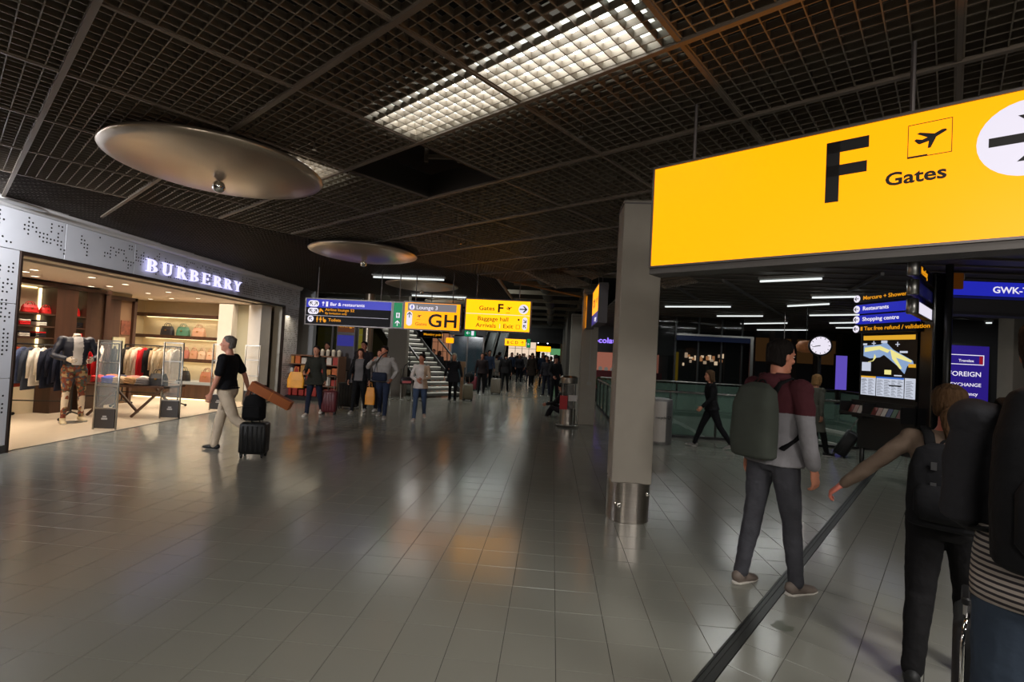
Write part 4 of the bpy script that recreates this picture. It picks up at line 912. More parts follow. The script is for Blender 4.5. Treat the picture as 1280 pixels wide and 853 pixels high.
# folding table with scarves and a black bag
for (x, y, L, lb) in ((-8.35, 9.5, .75, 'long dark display table with crossed legs under scarves, in the shop middle'),):
    t = thing('display_table', lb, 'table', (x, y, 0), R(8))
    q = PB(); q.box(-L, L, -.36, .36, .60, .64); q.obj('table_top', WOOD, t)
    for xx in (-L * .55, L * .55):
        for s in (-1, 1): q = PB(); q.bar((xx - s * .28, -.3 * s, .02), (xx + s * .28, -.3 * s, .60), .04); q.obj('leg', WOOD, t)
rs = random.Random(11)
SC = [('red', (196, 30, 30)), ('royal blue', (40, 50, 170)), ('beige checked', (190, 164, 130)), ('camel', (176, 136, 92)), ('grey', (120, 112, 108)), ('orange', (206, 96, 40)), ('navy', (36, 40, 64)), ('rose', (186, 120, 110)), ('white checked', (206, 196, 186)), ('brown', (110, 76, 56))]
for k, (cn, c) in enumerate(SC):
    x = -8.98 + (k % 5) * .235 ; y = 9.28 + (k // 5) * .32; q = PB(); n = 12
    for a in range(3): q.loft([(-.12 + .02 * a, 0, .02 + .035 * a), (-.06, .01, .045 + .04 * a), (0, -.01, .05 + .04 * a), (.07, .01, .035 + .035 * a), (.12, 0, .02 + .02 * a)], [.07, .12, .13, .11, .07], [.018, .03, .032, .03, .018], side=(0, 1, 0), seg=10)
    o = q.obj('scarf', M('scarf_' + cn.replace(' ', '_'), c, .85, var=.45 if 'check' in cn else .15, vs_=30, bump=.5, bs=25), smooth=True, label='%s folded scarf heaped on the display table, %s row' % (cn, 'front' if k < 5 else 'back'), cat='scarf', group='scarves on the display table')
    o.location = (x, y, .64); o.rotation_euler = (R(rs.uniform(-6, 6)), 0, R(rs.uniform(-35, 35)))
handbag(-7.85, 9.45, .64, .34, .24, .2, (26, 24, 26), 'shiny black bag at the right end of the display table', None, .2)
# security gates
def sgate(x, y, label, rz):
    t = thing('security_gate', label, 'gate', (x, y, 0), rz)
    for s in (-1, 1): q = PB(); q.tube([(s * .17, 0, .0), (s * .17, 0, 1.52)], .016, 8); q.obj('post', STEEL2, t, smooth=True)
    for z in (.36, .74, 1.14, 1.51): q = PB(); q.bar((-.17, 0, z), (.17, 0, z), .02); q.obj('crossbar', STEEL2, t)
    q = PB(); q.box(-.15, .15, -.015, .015, .02, .35); q.obj('base_panel', M('gate_base', (44, 40, 40), .4), t)
    q = PB(); q.box(-.045, .045, -.019, -.015, .17, .20); q.box(-.03, .03, -.019, -.015, .21, .235); q.obj('emblem', M('emblem_grey', (150, 146, 142), .5), t)
    q = PB(); q.box(-.15, .15, -.003, .003, .37, 1.5); q.obj('clear_panel', M('clear_panel', (200, 205, 200), .05, alpha=.10), t)
for a in ((-7.52, 7.95, 'chrome security gate nearest the left pier, in front of the mannequin', R(15)), (-7.56, 9.45, 'second chrome security gate from the left pier', R(18)), (-7.60, 10.95, 'third chrome security gate, behind the man in the black polo', R(18)), (-7.62, 12.2, 'farthest chrome security gate, nearest the right pier', R(18))): sgate(*a)
# shop end wall: pillar panels by the right jamb
t = thing('wall_pillar', 'white shop pillar between the lit shelves and the right pier', 'pillar', (-8.6, 12.75, 0)); q = PB(); q.box(-.22, .16, -.25, .25, 0, 2.58); q.obj('shaft', WHITEP, t)
q = PB(); q.box(.16, .62, -.02, .04, 0, 2.58); q.obj('side_panel', M('sage_panel', (172, 166, 142), .5), t)
q = PB(); q.box(.62, .96, -.26, .2, 0, 2.58); q.obj('jamb_panel', WHITEP, t)
# downlights in the shop ceiling
DL = M('downlight_warm', (255, 236, 206), .5, emit=5)
q = PB(); q.lathe([(.0, 0), (.055, 0), (.055, .004), (.07, .004), (.07, -.006), (.056, -.006), (.056, 0)], seg=16, close=False); dlm = q.mesh('downlight', M('downlight_ring', (210, 205, 196), .5))
q = PB(); q.lathe([(.001, -.001), (.054, -.001), (.054, .002)], seg=16, close=True); dle = q.mesh('lens', DL)
k = 0
for (x, y) in ((-8.0, 6.5), (-8.3, 7.3), (-8.0, 8.0), (-8.8, 7.6), (-9.3, 8.2), (-8.2, 8.9), (-9.0, 9.4), (-8.3, 10.1), (-9.2, 10.6), (-8.6, 11.4), (-9.6, 11.8), (-9.6, 9.6), (-10.6, 12.3)):
    t = thing('downlight', 'round recessed downlight in the white shop ceiling, number %s counted from the shop front' % 'one two three four five six seven eight nine ten eleven twelve thirteen'.split()[k], 'light', (x, y, 2.588), 0, 'downlights in the shop ceiling'); linkmesh('rim', dlm, t); linkmesh('lens', dle, t, (0, 0, -.003)); k += 1

# ================================================================== BEYOND THE SHOP
# dark glazed front with a snack stand before it
t = thing('glazed_front', 'dark glass restaurant front behind the blue and black sign', 'shop front', (-9.6, 16.3, 0))
for x in (0, 1.1, 2.2, 3.05): q = PB(); q.box(x - .03, x + .03, -.04, .04, 0, 3.2); q.obj('mullion', STEEL2 if x > 3 else ALU, t)
for x in (0, 1.1, 2.2): q = PB(); q.box(x + .03, x + (1.07 if x < 2 else .82), -.01, .01, 0, 3.1); q.obj('glass_pane', DGLASS, t)
q = PB(); q.box(-.1, 3.15, -.06, .06, 2.35, 3.25); q.obj('header', BLACK, t)
q = PB(); q.box(-14, -6.5, 19.8, 20, 0, 4.5); q.obj('wall_restaurant', M('restaurant_wall', (64, 62, 52), .8), kind='structure')
t = thing('lit_shelf_unit', 'yellow-green lit bottle shelves inside the dark restaurant front', 'shelving', (-8.2, 18.2, 0))
q = PB(); q.box(-.8, 1.1, .3, .34, 0, 2.3); q.obj('back', M('lime_backlight', (150, 140, 50), .6, emit=.35), t)
for z in (1.0, 1.35, 1.7, 2.05): q = PB(); q.box(-.8, 1.1, 0, .3, z, z + .03); q.obj('shelf', M('pale_shelf', (170, 160, 110), .5, emit=.25), t)
q = PB(); q.box(-.8, 1.1, -.4, 0, 0, 1.0); q.obj('counter', M('bar_counter', (60, 52, 44), .5), t)
t = thing('snack_stand', 'open snack stand stacked with orange and white packets behind the walking group', 'stall', (-7.0, 14.2, 0))
q = PB(); q.box(-.9, .85, -.35, .35, 0, .12); q.obj('plinth', BLACK, t)
for k, z in enumerate((.42, .72, 1.02, 1.27)): q = PB(); q.box(-.9, .85, -.35 + .06 * k, .35, z, z + .025); q.obj('shelf', M('stand_shelf', (120, 84, 62), .5), t)
for x in (-.9, .83): q = PB(); q.box(x, x + .025, -.2, .35, 0, 1.3); q.obj('side', M('stand_shelf', (120, 84, 62), .5), t)
q = PB(); q.box(-.9, .85, .33, .35, 0, 1.3); q.obj('back', M('stand_back', (96, 60, 44), .6), t)
pk = [('orange', (206, 104, 50)), ('white', (210, 200, 186)), ('red', (170, 52, 40)), ('amber', (196, 140, 70))]
for zi, z in enumerate((.12, .445, .745, 1.045)):
    for k in range(9):
        cn, c = pk[(k + zi * 2) % 4 if zi else 2]
        q = PB(); q.rbox(-.075, .075, -.05, .05, 0, .17 + .04 * ((k + zi) % 3), .01, seg=1)
        o = q.obj('snack_packet', M('packet_' + cn, c, .5, emit=.0, var=.2, vs_=30), label='small %s packet on the %s snack stand shelf, %s from left' % (cn if zi else 'red', ('bottom', 'second lowest', 'third lowest', 'top')[zi], 'first second third fourth fifth sixth seventh eighth ninth'.split()[k]), cat='packet', group='packets on the snack stand'); o.location = (-7.0 - .8 + k * .19, 14.08 + .02 * zi, z)
for k in range(5):
    q = PB(); q.lathe([(.03, 0), (.05, .01), (.055, .15), (.06, .155), (.02, .2)], seg=12); o = q.obj('paper_cup', M('cup_white', (220, 210, 190), .5), smooth=True, label='white paper cup on top of the snack stand, %s from the left' % 'first second third fourth fifth'.split()[k], cat='cup', group='paper cups on the snack stand'); o.location = (-6.95 + k * .17, 14.3, 1.295)
area('stand_lamp_light', (-7.0, 13.7, 2.4), 1.2, 7, (1, .85, .6), (0, 0, 0), .2)
t = thing('advert_column', 'lit advertising pillar with blue and orange screens beside the steel column', 'pillar', (-6.35, 15.0, 0))
q = PB(); q.rbox(-.3, .3, -.12, .12, 0, 2.95, .03); q.obj('body', M('pillar_body', (70, 66, 72), .4), t)
q = PB(); q.box(-.26, .26, -.13, -.12, 2.05, 2.45); q.obj('orange_screen', M('screen_orange', (130, 70, 30), .5, emit=.3), t); q = PB(); q.box(-.26, .26, -.13, -.12, 1.62, 1.95); q.obj('blue_screen', M('screen_blue', (60, 60, 170), .5, emit=.45), t)
text_obj('Lounge', .13, ORG, t, (-.22, -.13, 2.2), UX, UZ, .01)
t = thing('round_column', 'round polished steel column left of the stairs', 'column', (-5.85, 15.4, 0)); q = PB(); q.lathe([(.16, 0), (.16, 4.55)], seg=24); smooth_by_angle(q.obj('shaft', M('column_steel_warm', (140, 128, 112), .3, .8), t))
q = PB(); q.box(-5.6, -4.95, 16.6, 16.9, 0, 4.5); q.obj('wall_stair_side', M('stair_wall', (104, 96, 86), .8), kind='structure')
# staircase
st = thing('staircase', 'open staircase with pale lit treads climbing behind the G H sign', 'stairs', (-3.75, 17.3, 0), R(140))
# local +X climbs
n = 17
for k in range(n): q = PB(); q.box(k * .24, k * .24 + .29, -.75, .75, .17 * (k + 1) - .035, .17 * (k + 1)); q.obj('tread', M('pale_tread', (222, 220, 212), .5), st); q = PB(); q.box(k * .24, k * .24 + .02, -.75, .75, .17 * k + .05, .17 * (k + 1) - .035); q.obj('riser', M('tread_riser', (90, 88, 84), .5), st)
for s in (-1, 1):
    q = PB(); q.bar((-.1, s * .80, .0), (n * .24, s * .80, n * .17), .04, .34); q.obj('stringer', M('stringer_dark', (30, 28, 28), .5), st)
    q = PB(); q.bar((-.1, s * .82, .95), (n * .24, s * .82, n * .17 + .95), .05, .06); q.obj('handrail', BLACK, st)
    for k in range(0, n + 1, 4): q = PB(); q.bar((k * .24, s * .82, k * .17), (k * .24, s * .82, k * .17 + .95), .02); q.obj('baluster', BLACK, st)
# barrier posts by the stairs
for k, (x, y) in enumerate(((-5.1, 15.6), (-4.75, 15.6), (-4.4, 15.6), (-4.05, 15.7))):
    t = thing('barrier_post', 'slim steel barrier post before the stairs, %s from the left' % 'first second third fourth'.split()[k], 'post', (x, y, 0), 0, 'barrier posts before the stairs'); q = PB(); q.lathe([(.12, 0), (.12, .02), (.022, .03), (.022, .95), (.03, .96), (.03, 1.0)], seg=12); q.obj('post', STEEL2, t, smooth=True); 
q = PB(); q.box(-.05, .05, -.05, .05, .0, 1.15); q.box(-.09, .09, -.06, .06, 1.1, 1.3); t = thing('info_post', 'pale wooden post with a small notice right of the stairs', 'post', (-3.05, 17.0, 0)); q.obj('post', M('pale_wood', (150, 118, 90), .6), t)
# glass lift and doors beyond the stairs
t = thing('glass_lift', 'dark glass doors with pale frames right of the stairs', 'door', (-4.4, 21.5, 0))
for x in (0, .7, 1.4): q = PB(); q.box(x - .03, x + .03, -.03, .03, 0, 2.4); q.obj('frame_post', ALU, t)
for x in (.03, .73): q = PB(); q.box(x, x + .64, -.01, .01, 0, 2.3); q.obj('glass_pane', M('bluish_glass', (52, 66, 74), .1, alpha=.8), t)
q = PB(); q.box(-.1, 1.5, -.1, .1, 2.35, 2.6); q.obj('header', BLACK, t)
# far escalators
t = thing('escalator', 'pair of dark escalators rising far down the concourse left of the yellow sign', 'escalator', (-3.9, 30.5, 0), pi / 2)
for s in (-.75, 0, .75): q = PB(); q.bar((0, s, .9), (.6, s, .95), .09, .07); q.bar((.6, s, .95), (5.5, s, 3.9), .09, .1); q.obj('handrail', M('escalator_rail', (200, 204, 200), .3, .3), t)
for s in (-.38, .38): q = PB(); q.bar((0, s, .0), (5.6, s, 3.1), .6, .1); q.obj('step_band', M('escalator_step', (70, 72, 72), .5, .5), t)
# far shop fronts and display windows
FS = [(-3.9, 44, 2.4, 1.9, (230, 205, 180), 1.1, 'white bright shop window under the distant yellow signs'), (-8.9, 36.5, 1.6, 2.0, (190, 130, 96), .5, 'warm lit shop window left of the escalators'),
      (-7.0, 34.5, 1.1, 1.2, (60, 70, 150), .5, 'blue lit display far behind the blonde woman'), (-1.2, 49, 1.3, 1.5, (240, 232, 220), 1.0, 'white shop window at the end of the concourse'),
      (-5.8, 33, .7, 1.2, (150, 60, 60), .35, 'small reddish display far behind the trolleys')]
for (x, y, w_, h_, c, e, lb) in FS:
    t = thing('shop_window', lb, 'shop front', (x, y, .9)); q = PB(); q.box(-.05, w_ + .05, .0, .5, -.9, h_ + .3); q.obj('surround', M('shop_surround', (70, 62, 60), .7), t)
    q = PB(); q.box(0, w_, -.01, 0, 0, h_); q.obj('lit_pane', M('lit_window_%d' % int(abs(x * 10)), c, .5, emit=e), t)
    q = PB(); 
    for k in range(1, 4): q.box(w_ * k / 4 - .02, w_ * k / 4 + .02, -.03, -.01, 0, h_)
    for k in range(1, 3): q.box(0, w_, -.03, -.01, h_ * k / 3 - .015, h_ * k / 3 + .015)
    q.obj('shelf_grid', M('shop_surround', (70, 62, 60), .7), t)
SPT = M('small_spot', (236, 236, 255), .5, emit=4)
q = PB(); q.ell((0, 0, 0), (.05, .05, .035), 8, 6); sm = q.mesh('lamp', SPT)
for k in range(10):
    t = thing('bulkhead_spot', 'small white spot lamp under the dark far bulkhead, %s from the left' % ('first second third fourth fifth sixth seventh eighth ninth tenth'.split()[k]), 'light', (-6.9 + k * .72, 38.1, 2.59), 0, 'spots under the far bulkhead'); linkmesh('bulb', sm, t)
# right side beyond the well: purple-lettered store, dark lift shaft, lit windows
t = thing('far_store', 'far store with glowing purple lettering and pink lit counter', 'shop front', (2.6, 25.5, 0))
q = PB(); q.box(-1.3, 3.5, .2, .4, 2.0, 3.3); q.box(-1.3, 3.5, 1.6, 1.8, 0, 3.3); q.obj('front', M('store_grey', (104, 102, 104), .7), t)
text_obj('chocolate', .34, M('purple_letters', (150, 120, 255), .5, emit=1.5), t, (-.95, .19, 2.46), UX, UZ, .02)
q = PB(); q.box(-.9, 3.0, 1.5, 1.58, 1.0, 2.0); q.obj('pink_backlight', M('pink_backlight', (190, 120, 100), .6, emit=.5), t)
q = PB(); q.box(-.9, 3.0, .6, 1.2, 0, 1.05); q.obj('counter', M('store_counter', (150, 60, 70), .5), t)
q = PB()
rn = random.Random(4)
for k in range(12): q.ell((-.7 + k * .3, .8, 1.1 + rn.random() * .1), (.1, .1, .12), 8, 6)
q.obj('goods', M('store_goods', (200, 190, 180), .5, emit=.2), t)
t = thing('planter_hedge', 'low green hedge before the far store', 'hedge', (2.3, 19.4, 0)); q = PB(); q.box(-.6, 2.6, 0, .35, 0, .5); q.obj('planter', M('planter_dark', (40, 38, 34), .6), t)
q = PB()
for k in range(260):
    x, y, z = rn.uniform(-.55, 2.55), rn.uniform(.0, .35), rn.uniform(.5, .9); q.ell((x, y, z), (rn.uniform(.04, .08),) * 3, 6, 4)
q.obj('leaves', M('hedge_green', (54, 62, 24), .7, var=.3), t, kind='stuff')
t = thing('lift_shaft', 'black glass lift shaft with a steel portal behind the walking woman', 'lift', (3.55, 18.3, 0))
for x in (0, .8, 1.6, 2.4, 3.1): q = PB(); q.box(x - .03, x + .03, -.03, .03, 0, 3.3); q.obj('mullion', M('shaft_mullion', (60, 62, 62), .4, .6), t)
for x in (.03, .83, 1.63, 2.43): q = PB(); q.box(x, x + (.74 if x < 2.4 else .64), -.006, .006, 0, 3.3); q.obj('glass_pane', M('shaft_glass', (30, 34, 34), .05, alpha=.35), t)
t = thing('steel_portal', 'pale steel portal frame with blue band before the dark lift shaft', 'portal', (4.3, 17.95, 0))
q = PB(); q.box(0, 2.5, -.02, .02, 2.45, 2.62); q.obj('blue_band', M('portal_blue', (30, 44, 80), .5, emit=.15), t)
q = PB(); q.box(0, 2.6, -.05, .05, 2.62, 2.68); q.obj('lintel', STEEL2, t); q = PB(); q.box(2.5, 2.6, -.05, .05, 0, 2.62); q.obj('upright', STEEL2, t)
t = thing('window_display', 'row of warm lit shop displays glimpsed through the lift glass', 'shop front', (6.25, 26.2, 0)); q = PB(); q.box(0, 9, .3, .5, 0, 3.3); q.obj('front', M('display_wall', (34, 30, 30), .8), t)
gl = [M('display_glow_%d' % k, c, .5, emit=e) for k, (c, e) in enumerate((((246, 216, 180), 1.3), ((220, 190, 160), .9), ((230, 160, 106), .7)))]
for k in range(40):
    x = .4 + k * .11 + rn.uniform(-.05, .05); z = rn.uniform(1.5, 2.05); q = PB(); q.rbox(x, x + rn.uniform(.06, .2), .2, .3, z, z + rn.uniform(.06, .28), .02); q.obj('lit_item', gl[k % 3], t)
for (x, z, w_, h_) in ((.1, .6, .12, 1.6), (2.6, .8, .5, .4)): q = PB(); q.box(x, x + w_, .2, .3, z, z + h_); q.obj('yellow_panel', M('dim_yellow', (170, 140, 20), .5, emit=.25), t)
t = thing('yellow_strip_sign', 'narrow vertical yellow sign at the right edge of the big column', 'sign', (3.0, 17.9, 1.9)); q = PB(); q.box(0, .08, 0, .05, 0, 1.0); q.obj('face', YEL, t); q = PB(); q.box(-.02, 0, 0, .06, -.02, 1.02); q.obj('edge', BLACK, t); q = PB(); q.tube([(.04, .03, 1.0), (.04, .03, 1.44)], .01, 6); q.obj('hanger_rod', BLACK, t)
t = thing('info_screen', 'slim purple lit screen on a stand behind the stair well', 'screen', (10.88, 19.9, 0)); q = PB(); q.box(-.24, .24, -.04, .04, .9, 2.3); q.obj('case', BLACK, t); q = PB(); q.box(-.2, .2, -.05, -.04, .96, 2.24); q.obj('screen', M('screen_purple', (110, 90, 210), .4, emit=.7), t)
q = PB(); q.tube([(0, 0, 0), (0, 0, .9)], .04); q.lathe([(.25, 0), (.25, .03)], seg=16); q.obj('stand', BLACK, t)
t = thing('control_box', 'small white control box with two dark keys on a post by the balustrade', 'box', (8.5, 15.2, 0)); t.location = (7.6, 11.2, 0)
q = PB(); q.box(-.06, .06, -.03, .03, 1.30, 1.58); q.obj('case', M('box_white', (190, 190, 186), .5), t); q = PB(); q.box(-.035, .035, -.035, -.03, 1.34, 1.42); q.box(-.035, .035, -.035, -.03, 1.46, 1.54); q.obj('keys', INK, t); q = PB(); q.tube([(0, .0, 0), (0, .0, 1.3)], .02); q.obj('post', BLACK, t)
q = PB(); q.box(8, 16, 24, 24.2, 0, 3.3); q.obj('wall_far_right', M('dark_wall', (40, 38, 40), .7), kind='structure')
t = thing('amber_display', 'amber lit display wall behind the clock', 'shop front', (8.6, 22, 0)); q = PB(); q.box(0, 3.4, 0, .1, 1.9, 2.9); q.obj('amber_panel', M('amber_panel', (120, 84, 48), .6, emit=.12, var=.0), t); q = PB(); q.box(0, 3.4, .1, .3, 0, 3.2); q.obj('back', M('dark_wall', (40, 38, 40), .7), t)
for k in range(4): q = PB(); q.box(.5 + k * .9, .7 + k * .9, -.1, .0, .0, 3.2); q.obj('post', M('dark_post', (54, 42, 34), .6), t)
q = PB(); q.lathe([(.05, 0), (.2, .04), (.23, .18), (.16, .28), (.05, .3)], seg=20); q2 = thing('round_lamp', 'round brown patterned lamp beside the clock', 'lamp', (6.3, 13.05, 2.07)); q.obj('shade', M('lamp_brown', (150, 96, 60), .6, emit=.12, var=.6, vs_=9), q2, smooth=True); q = PB(); q.tube([(0, 0, .28), (0, 0, 1.27)], .01); q.obj('cord', BLACK, q2)
q = PB(); q.box(-26, -7.6, 15.3, 15.5, 0, 4.5); q.obj('wall_shop_side', M('shop_side_wall', (150, 150, 152), .7), kind='structure')

# ================================================================== PEOPLE
dg = None
def remesh(pb, vox, smooth_=3, disp=0., dsz=.12):
    # union of the overlapping closed shapes as one continuous skin
    me = pb.mesh('tmp'); o = D.objects.new('tmp', me); C.objects.link(o)
    m = o.modifiers.new('r', 'REMESH'); m.mode = 'VOXEL'; m.voxel_size = vox; m.use_smooth_shade = True
    if smooth_: s = o.modifiers.new('s', 'SMOOTH'); s.iterations = smooth_; s.factor = .5
    if disp:
        tx = D.textures.get('folds%d' % int(dsz * 1000)) or D.textures.new('folds%d' % int(dsz * 1000), 'CLOUDS'); tx.noise_scale = dsz; tx.noise_depth = 2
        d = o.modifiers.new('d', 'DISPLACE'); d.texture = tx; d.strength = disp; d.mid_level = .5
    r = D.meshes.new_from_object(o.evaluated_get(bpy.context.evaluated_depsgraph_get()))
    D.objects.remove(o); D.meshes.remove(me); return r
def dirv(p, a, side):
    p, a = R(p), R(a); return Vector((side * sin(a), cos(a) * sin(p), -cos(a) * cos(p)))
def hand(pb, w, d, palm, side, S, curl=25, thumb_side=None):
    # w wrist, d direction of the hand, palm = palm normal; five separate fingers
    d = d.normalized(); palm = (palm - d * palm.dot(d)).normalized(); x = d.cross(palm).normalized()      # across the palm
    if thumb_side is not None and x.dot(thumb_side) < 0: x = -x                                            # x points to the thumb
    k = S
    pb.loft([w - d * .02 * k, w + d * .01 * k, w + d * .05 * k, w + d * .09 * k, w + d * .10 * k], [.027 * k, .030 * k, .040 * k, .041 * k, .034 * k], [.02 * k, .017 * k, .015 * k, .012 * k, .008 * k], side=x, seg=12)
    for off, ln, sp in ((.030, .072, 6), (.010, .080, 1), (-.010, .074, -3), (-.029, .058, -8)):
        p = w + d * .088 * k + x * off * k; q = [p.copy()]; dd = (d + x * math.tan(R(sp))).normalized(); a = 0
        for j, fr in enumerate((.45, .32, .23)):
            a += R(curl) * (1 if j else .8); v = dd * cos(a) + palm * sin(a); q.append(q[-1] + v * ln * fr * k)
        pb.loft([q[0] - dd * .01 * k] + q + [q[-1] + (q[-1] - q[-2]) * .15], [.0085 * k, .0095 * k, .0090 * k, .0083 * k, .0072 * k, .003 * k], seg=8)
    p = w + d * .025 * k + x * .026 * k; v = (d * .62 + x * .62 + palm * .3).normalized(); v2 = (d * .85 + x * .15 + palm * (.35 + curl / 90)).normalized()
    pb.loft([p - v * .01 * k, p + v * .022 * k, p + v * .042 * k, p + v * .042 * k + v2 * .026 * k, p + v * .042 * k + v2 * .034 * k], [.013 * k, .0125 * k, .0105 * k, .009 * k, .004 * k], seg=8)
HEADR = [(-.120, .018, .020, .062), (-.112, .032, .032, .055), (-.095, .046, .050, .040), (-.07, .056, .070, .022), (-.035, .064, .084, .008), (0, .070, .092, 0), (.03, .074, .097, -.004), (.06, .074, .095, -.008), (.088, .062, .080, -.010), (.106, .044, .058, -.012), (.118, .020, .028, -.012)]
def head_pb(pb, Mh, S, ears=True):
    def P(x, y, z): return Mh @ Vector((x * S, y * S, z * S))
    xs = (Mh.to_3x3() @ Vector((1, 0, 0)))
    pb.loft([P(0, y, z) for z, a, b, y in HEADR], [a * S for z, a, b, y in HEADR], [b * S for z, a, b, y in HEADR], side=xs, seg=20)
    pb.loft([P(0, .084, .018), P(0, .096, -.005), P(0, .112, -.032), P(0, .100, -.046), P(0, .085, -.050)], [.008 * S, .010 * S, .016 * S, .014 * S, .006 * S], [.010 * S, .012 * S, .013 * S, .008 * S, .004 * S], side=xs, seg=10)
    m3 = Mh.to_3x3()
    for sx in (-1, 1):
        pb.ell(P(sx * .030, .078, .022), (.022 * S, .014 * S, .008 * S), 10, 6, m3)          # brow
        pb.ell(P(sx * .040, .062, -.030), (.022 * S, .022 * S, .020 * S), 10, 6, m3)          # cheek
        if ears: pb.ell(P(sx * .074, -.008, -.010), (.008 * S, .018 * S, .030 * S), 10, 6, m3)
    pb.ell(P(0, .087, -.070), (.022 * S, .012 * S, .006 * S), 10, 6, m3); pb.ell(P(0, .085, -.081), (.019 * S, .012 * S, .007 * S), 10, 6, m3)
    pb.ell(P(0, .080, -.105), (.02 * S, .016 * S, .014 * S), 10, 6, m3)
def person(label, loc, face, h=1.75, female=False, bw=1., pose=None, skin=(196, 140, 112), hair=(50, 34, 24), hairstyle='short', top=(60, 60, 64), top_style='jacket', top2=None, trousers=(40, 44, 56), shoes=(40, 38, 38), sole=(210, 206, 200),
           vox=.012, group=None, headless=False, topm=None, sleeve='long', eyes=False, wide_legs=1., hem=None, root_z=None, name='person', tname=None, category='person'):
    P = dict(rl=(0, 0, 2), ll=(0, 0, 2), ra=(0, 12, 5, 5), la=(0, 12, 5, 5), lean=2, head=(0, 0, 0), curl=28, spread_r=0)
    P.update(pose or {}); S = h / 1.8; rz = -R(face)
    t = thing(name, label, category, (loc[0], loc[1], 0), rz, group)
    hz = .93 * S; hipx = .088 * S * (1.05 if female else 1)
    pel = Vector((0, 0, hz)); lean = R(P['lean']); tw = R(P.get('twist', 0))
    ML = Matrix.Translation(pel) @ Matrix.Rotation(tw, 4, 'Z') @ Matrix.Rotation(-lean, 4, 'X') @ Matrix.Rotation(R(P.get('side', 0)), 4, 'Y')
    def TU(x, y, z): return ML @ Vector((x * S, y * S, (z - .93) * S))
    XS = ML.to_3x3() @ Vector((1, 0, 0))
    legs = {}
    for sd, key in ((1, 'rl'), (-1, 'll')):
        hp, kb, ab = P[key]; hj = Vector((sd * hipx, 0, hz)); kn = hj + dirv(hp, ab, sd) * .43 * S; an = kn + dirv(hp - kb, ab, sd) * .42 * S
        fp = R(P.get('toe_' + key[0], 0) - 0); fd = Vector((sd * .12, cos(fp), sin(fp))).normalized(); legs[key] = (hj, kn, an, fd)
    low = min(min(l[2].z - .085 * S * cos(0), (l[2] + l[3] * .15 * S).z - .07 * S) for l in legs.values())
    dz = -low if root_z is None else root_z - hz
    MZ = Vector((0, 0, dz)); 
    ML = Matrix.Translation(MZ) @ ML
    legs = {k: (a + MZ, b + MZ, c + MZ, f) for k, (a, b, c, f) in legs.items()}; hzz = hz + dz
    sw = (.172 if female else .192) * (bw * .5 + .5); arms = {}
    for sd, key in ((1, 'ra'), (-1, 'la')):
        up, ua, fp, fa = P[key]; sj = TU(sd * sw, -.01, 1.445); R3 = ML.to_3x3()
        el = sj + R3 @ dirv(up, ua, sd) * .30 * S; wr = el + R3 @ dirv(fp, fa, sd) * .255 * S; arms[key] = (sj, el, wr)
    g = bw; fm = female
    torso = [(.86, .10, .08, 0), (.90, .150, .105, -.005), (.95, .168 if fm else .160, .112, -.008), (1.02, .150, .102, 0), (1.10, (.122 if fm else .142), .090, .004), (1.20, (.130 if fm else .152), .098, .004), (1.32, (.150 if fm else .172), .112 if not fm else .118, .004),
             (1.41, .162 if fm else .182, .100, -.002), (1.46, .140 if fm else .158, .080, -.008), (1.50, .075, .064, -.010), (1.54, .052, .055, -.004)]
    def torso_loft(pb, off, z0=.86, z1=1.54, extra=None, flare=0.):
        rows = [r for r in torso if z0 - 1e-6 <= r[0] <= z1 + 1e-6]
        bel = g
        pb.loft([TU(0, y, z) for z, a, b, y in rows], [(a * g + off) * S for z, a, b, y in rows], [(b * (g if z > 1.25 else g ** 1.4) + off) * S for z, a, b, y in rows], side=XS, seg=24)
    hy, hpit, hr = P['head']
    Mh = Matrix.Translation(TU(0, .012, 1.672 - .0)) @ ML.to_3x3().to_4x4() @ Matrix.Rotation(R(-hy), 4, 'Z') @ Matrix.Rotation(R(hpit) + lean * .5, 4, 'X') @ Matrix.Rotation(R(hr), 4, 'Y')
    SKm = M('skin_%d_%d' % (skin[0], skin[1]), skin, .55, var=.06, vs_=30)
    b = PB(); torso_loft(b, -.012)
    nk = TU(0, -.006, 1.49); b.loft([nk, TU(0, -.004, 1.54)] + ([Mh @ Vector((0, -.012 * S, -.09 * S)), Mh @ Vector((0, -.01 * S, -.03 * S))] if not headless else [TU(0, .0, 1.56)]), [.060 * S, .054 * S] + ([.052 * S, .05 * S] if not headless else [.05 * S]), seg=14)
    for sd, key in ((1, 'ra'), (-1, 'la')):
        s_, e, w_ = arms[key]; q = .9 if fm else 1
        b.limb([s_, s_.lerp(e, .45), e, e.lerp(w_, .3), w_], [.050 * S * q, .044 * S * q, .037 * S * q, .038 * S * q, .025 * S * q], 12)
    for key in ('rl', 'll'):
        hj, kn, an, fd = legs[key]
        b.limb([hj, hj.lerp(kn, .4), kn, kn.lerp(an, .3), an], [.082 * S, .074 * S, .052 * S, .053 * S, .034 * S], 12); b.limb([an + Vector((0, 0, -.045 * S)), an + fd * .09 * S + Vector((0, 0, -.055 * S))], [.030 * S, .028 * S], 10)
    if not headless: head_pb(b, Mh, S)
    me = remesh(b, vox if vox > .008 else .008, 2)
    hb = PB()
    for sd, key in ((1, 'ra'), (-1, 'la')):
        s_, e, w_ = arms[key]; d = (w_ - e).normalized(); pn = Vector((-sd, 0, 0)) if abs(d.x) < .8 else Vector((0, 0, -1))
        hand(hb, w_, P.get('hd_' + key, d), P.get('palm_' + key, pn), sd, S * (.92 if fm else 1), P.get('curl_' + key, P['curl']), P.get('th_' + key, Vector((0, 1, 0)) if abs(d.y) < .8 else Vector((0, 0, 1))))
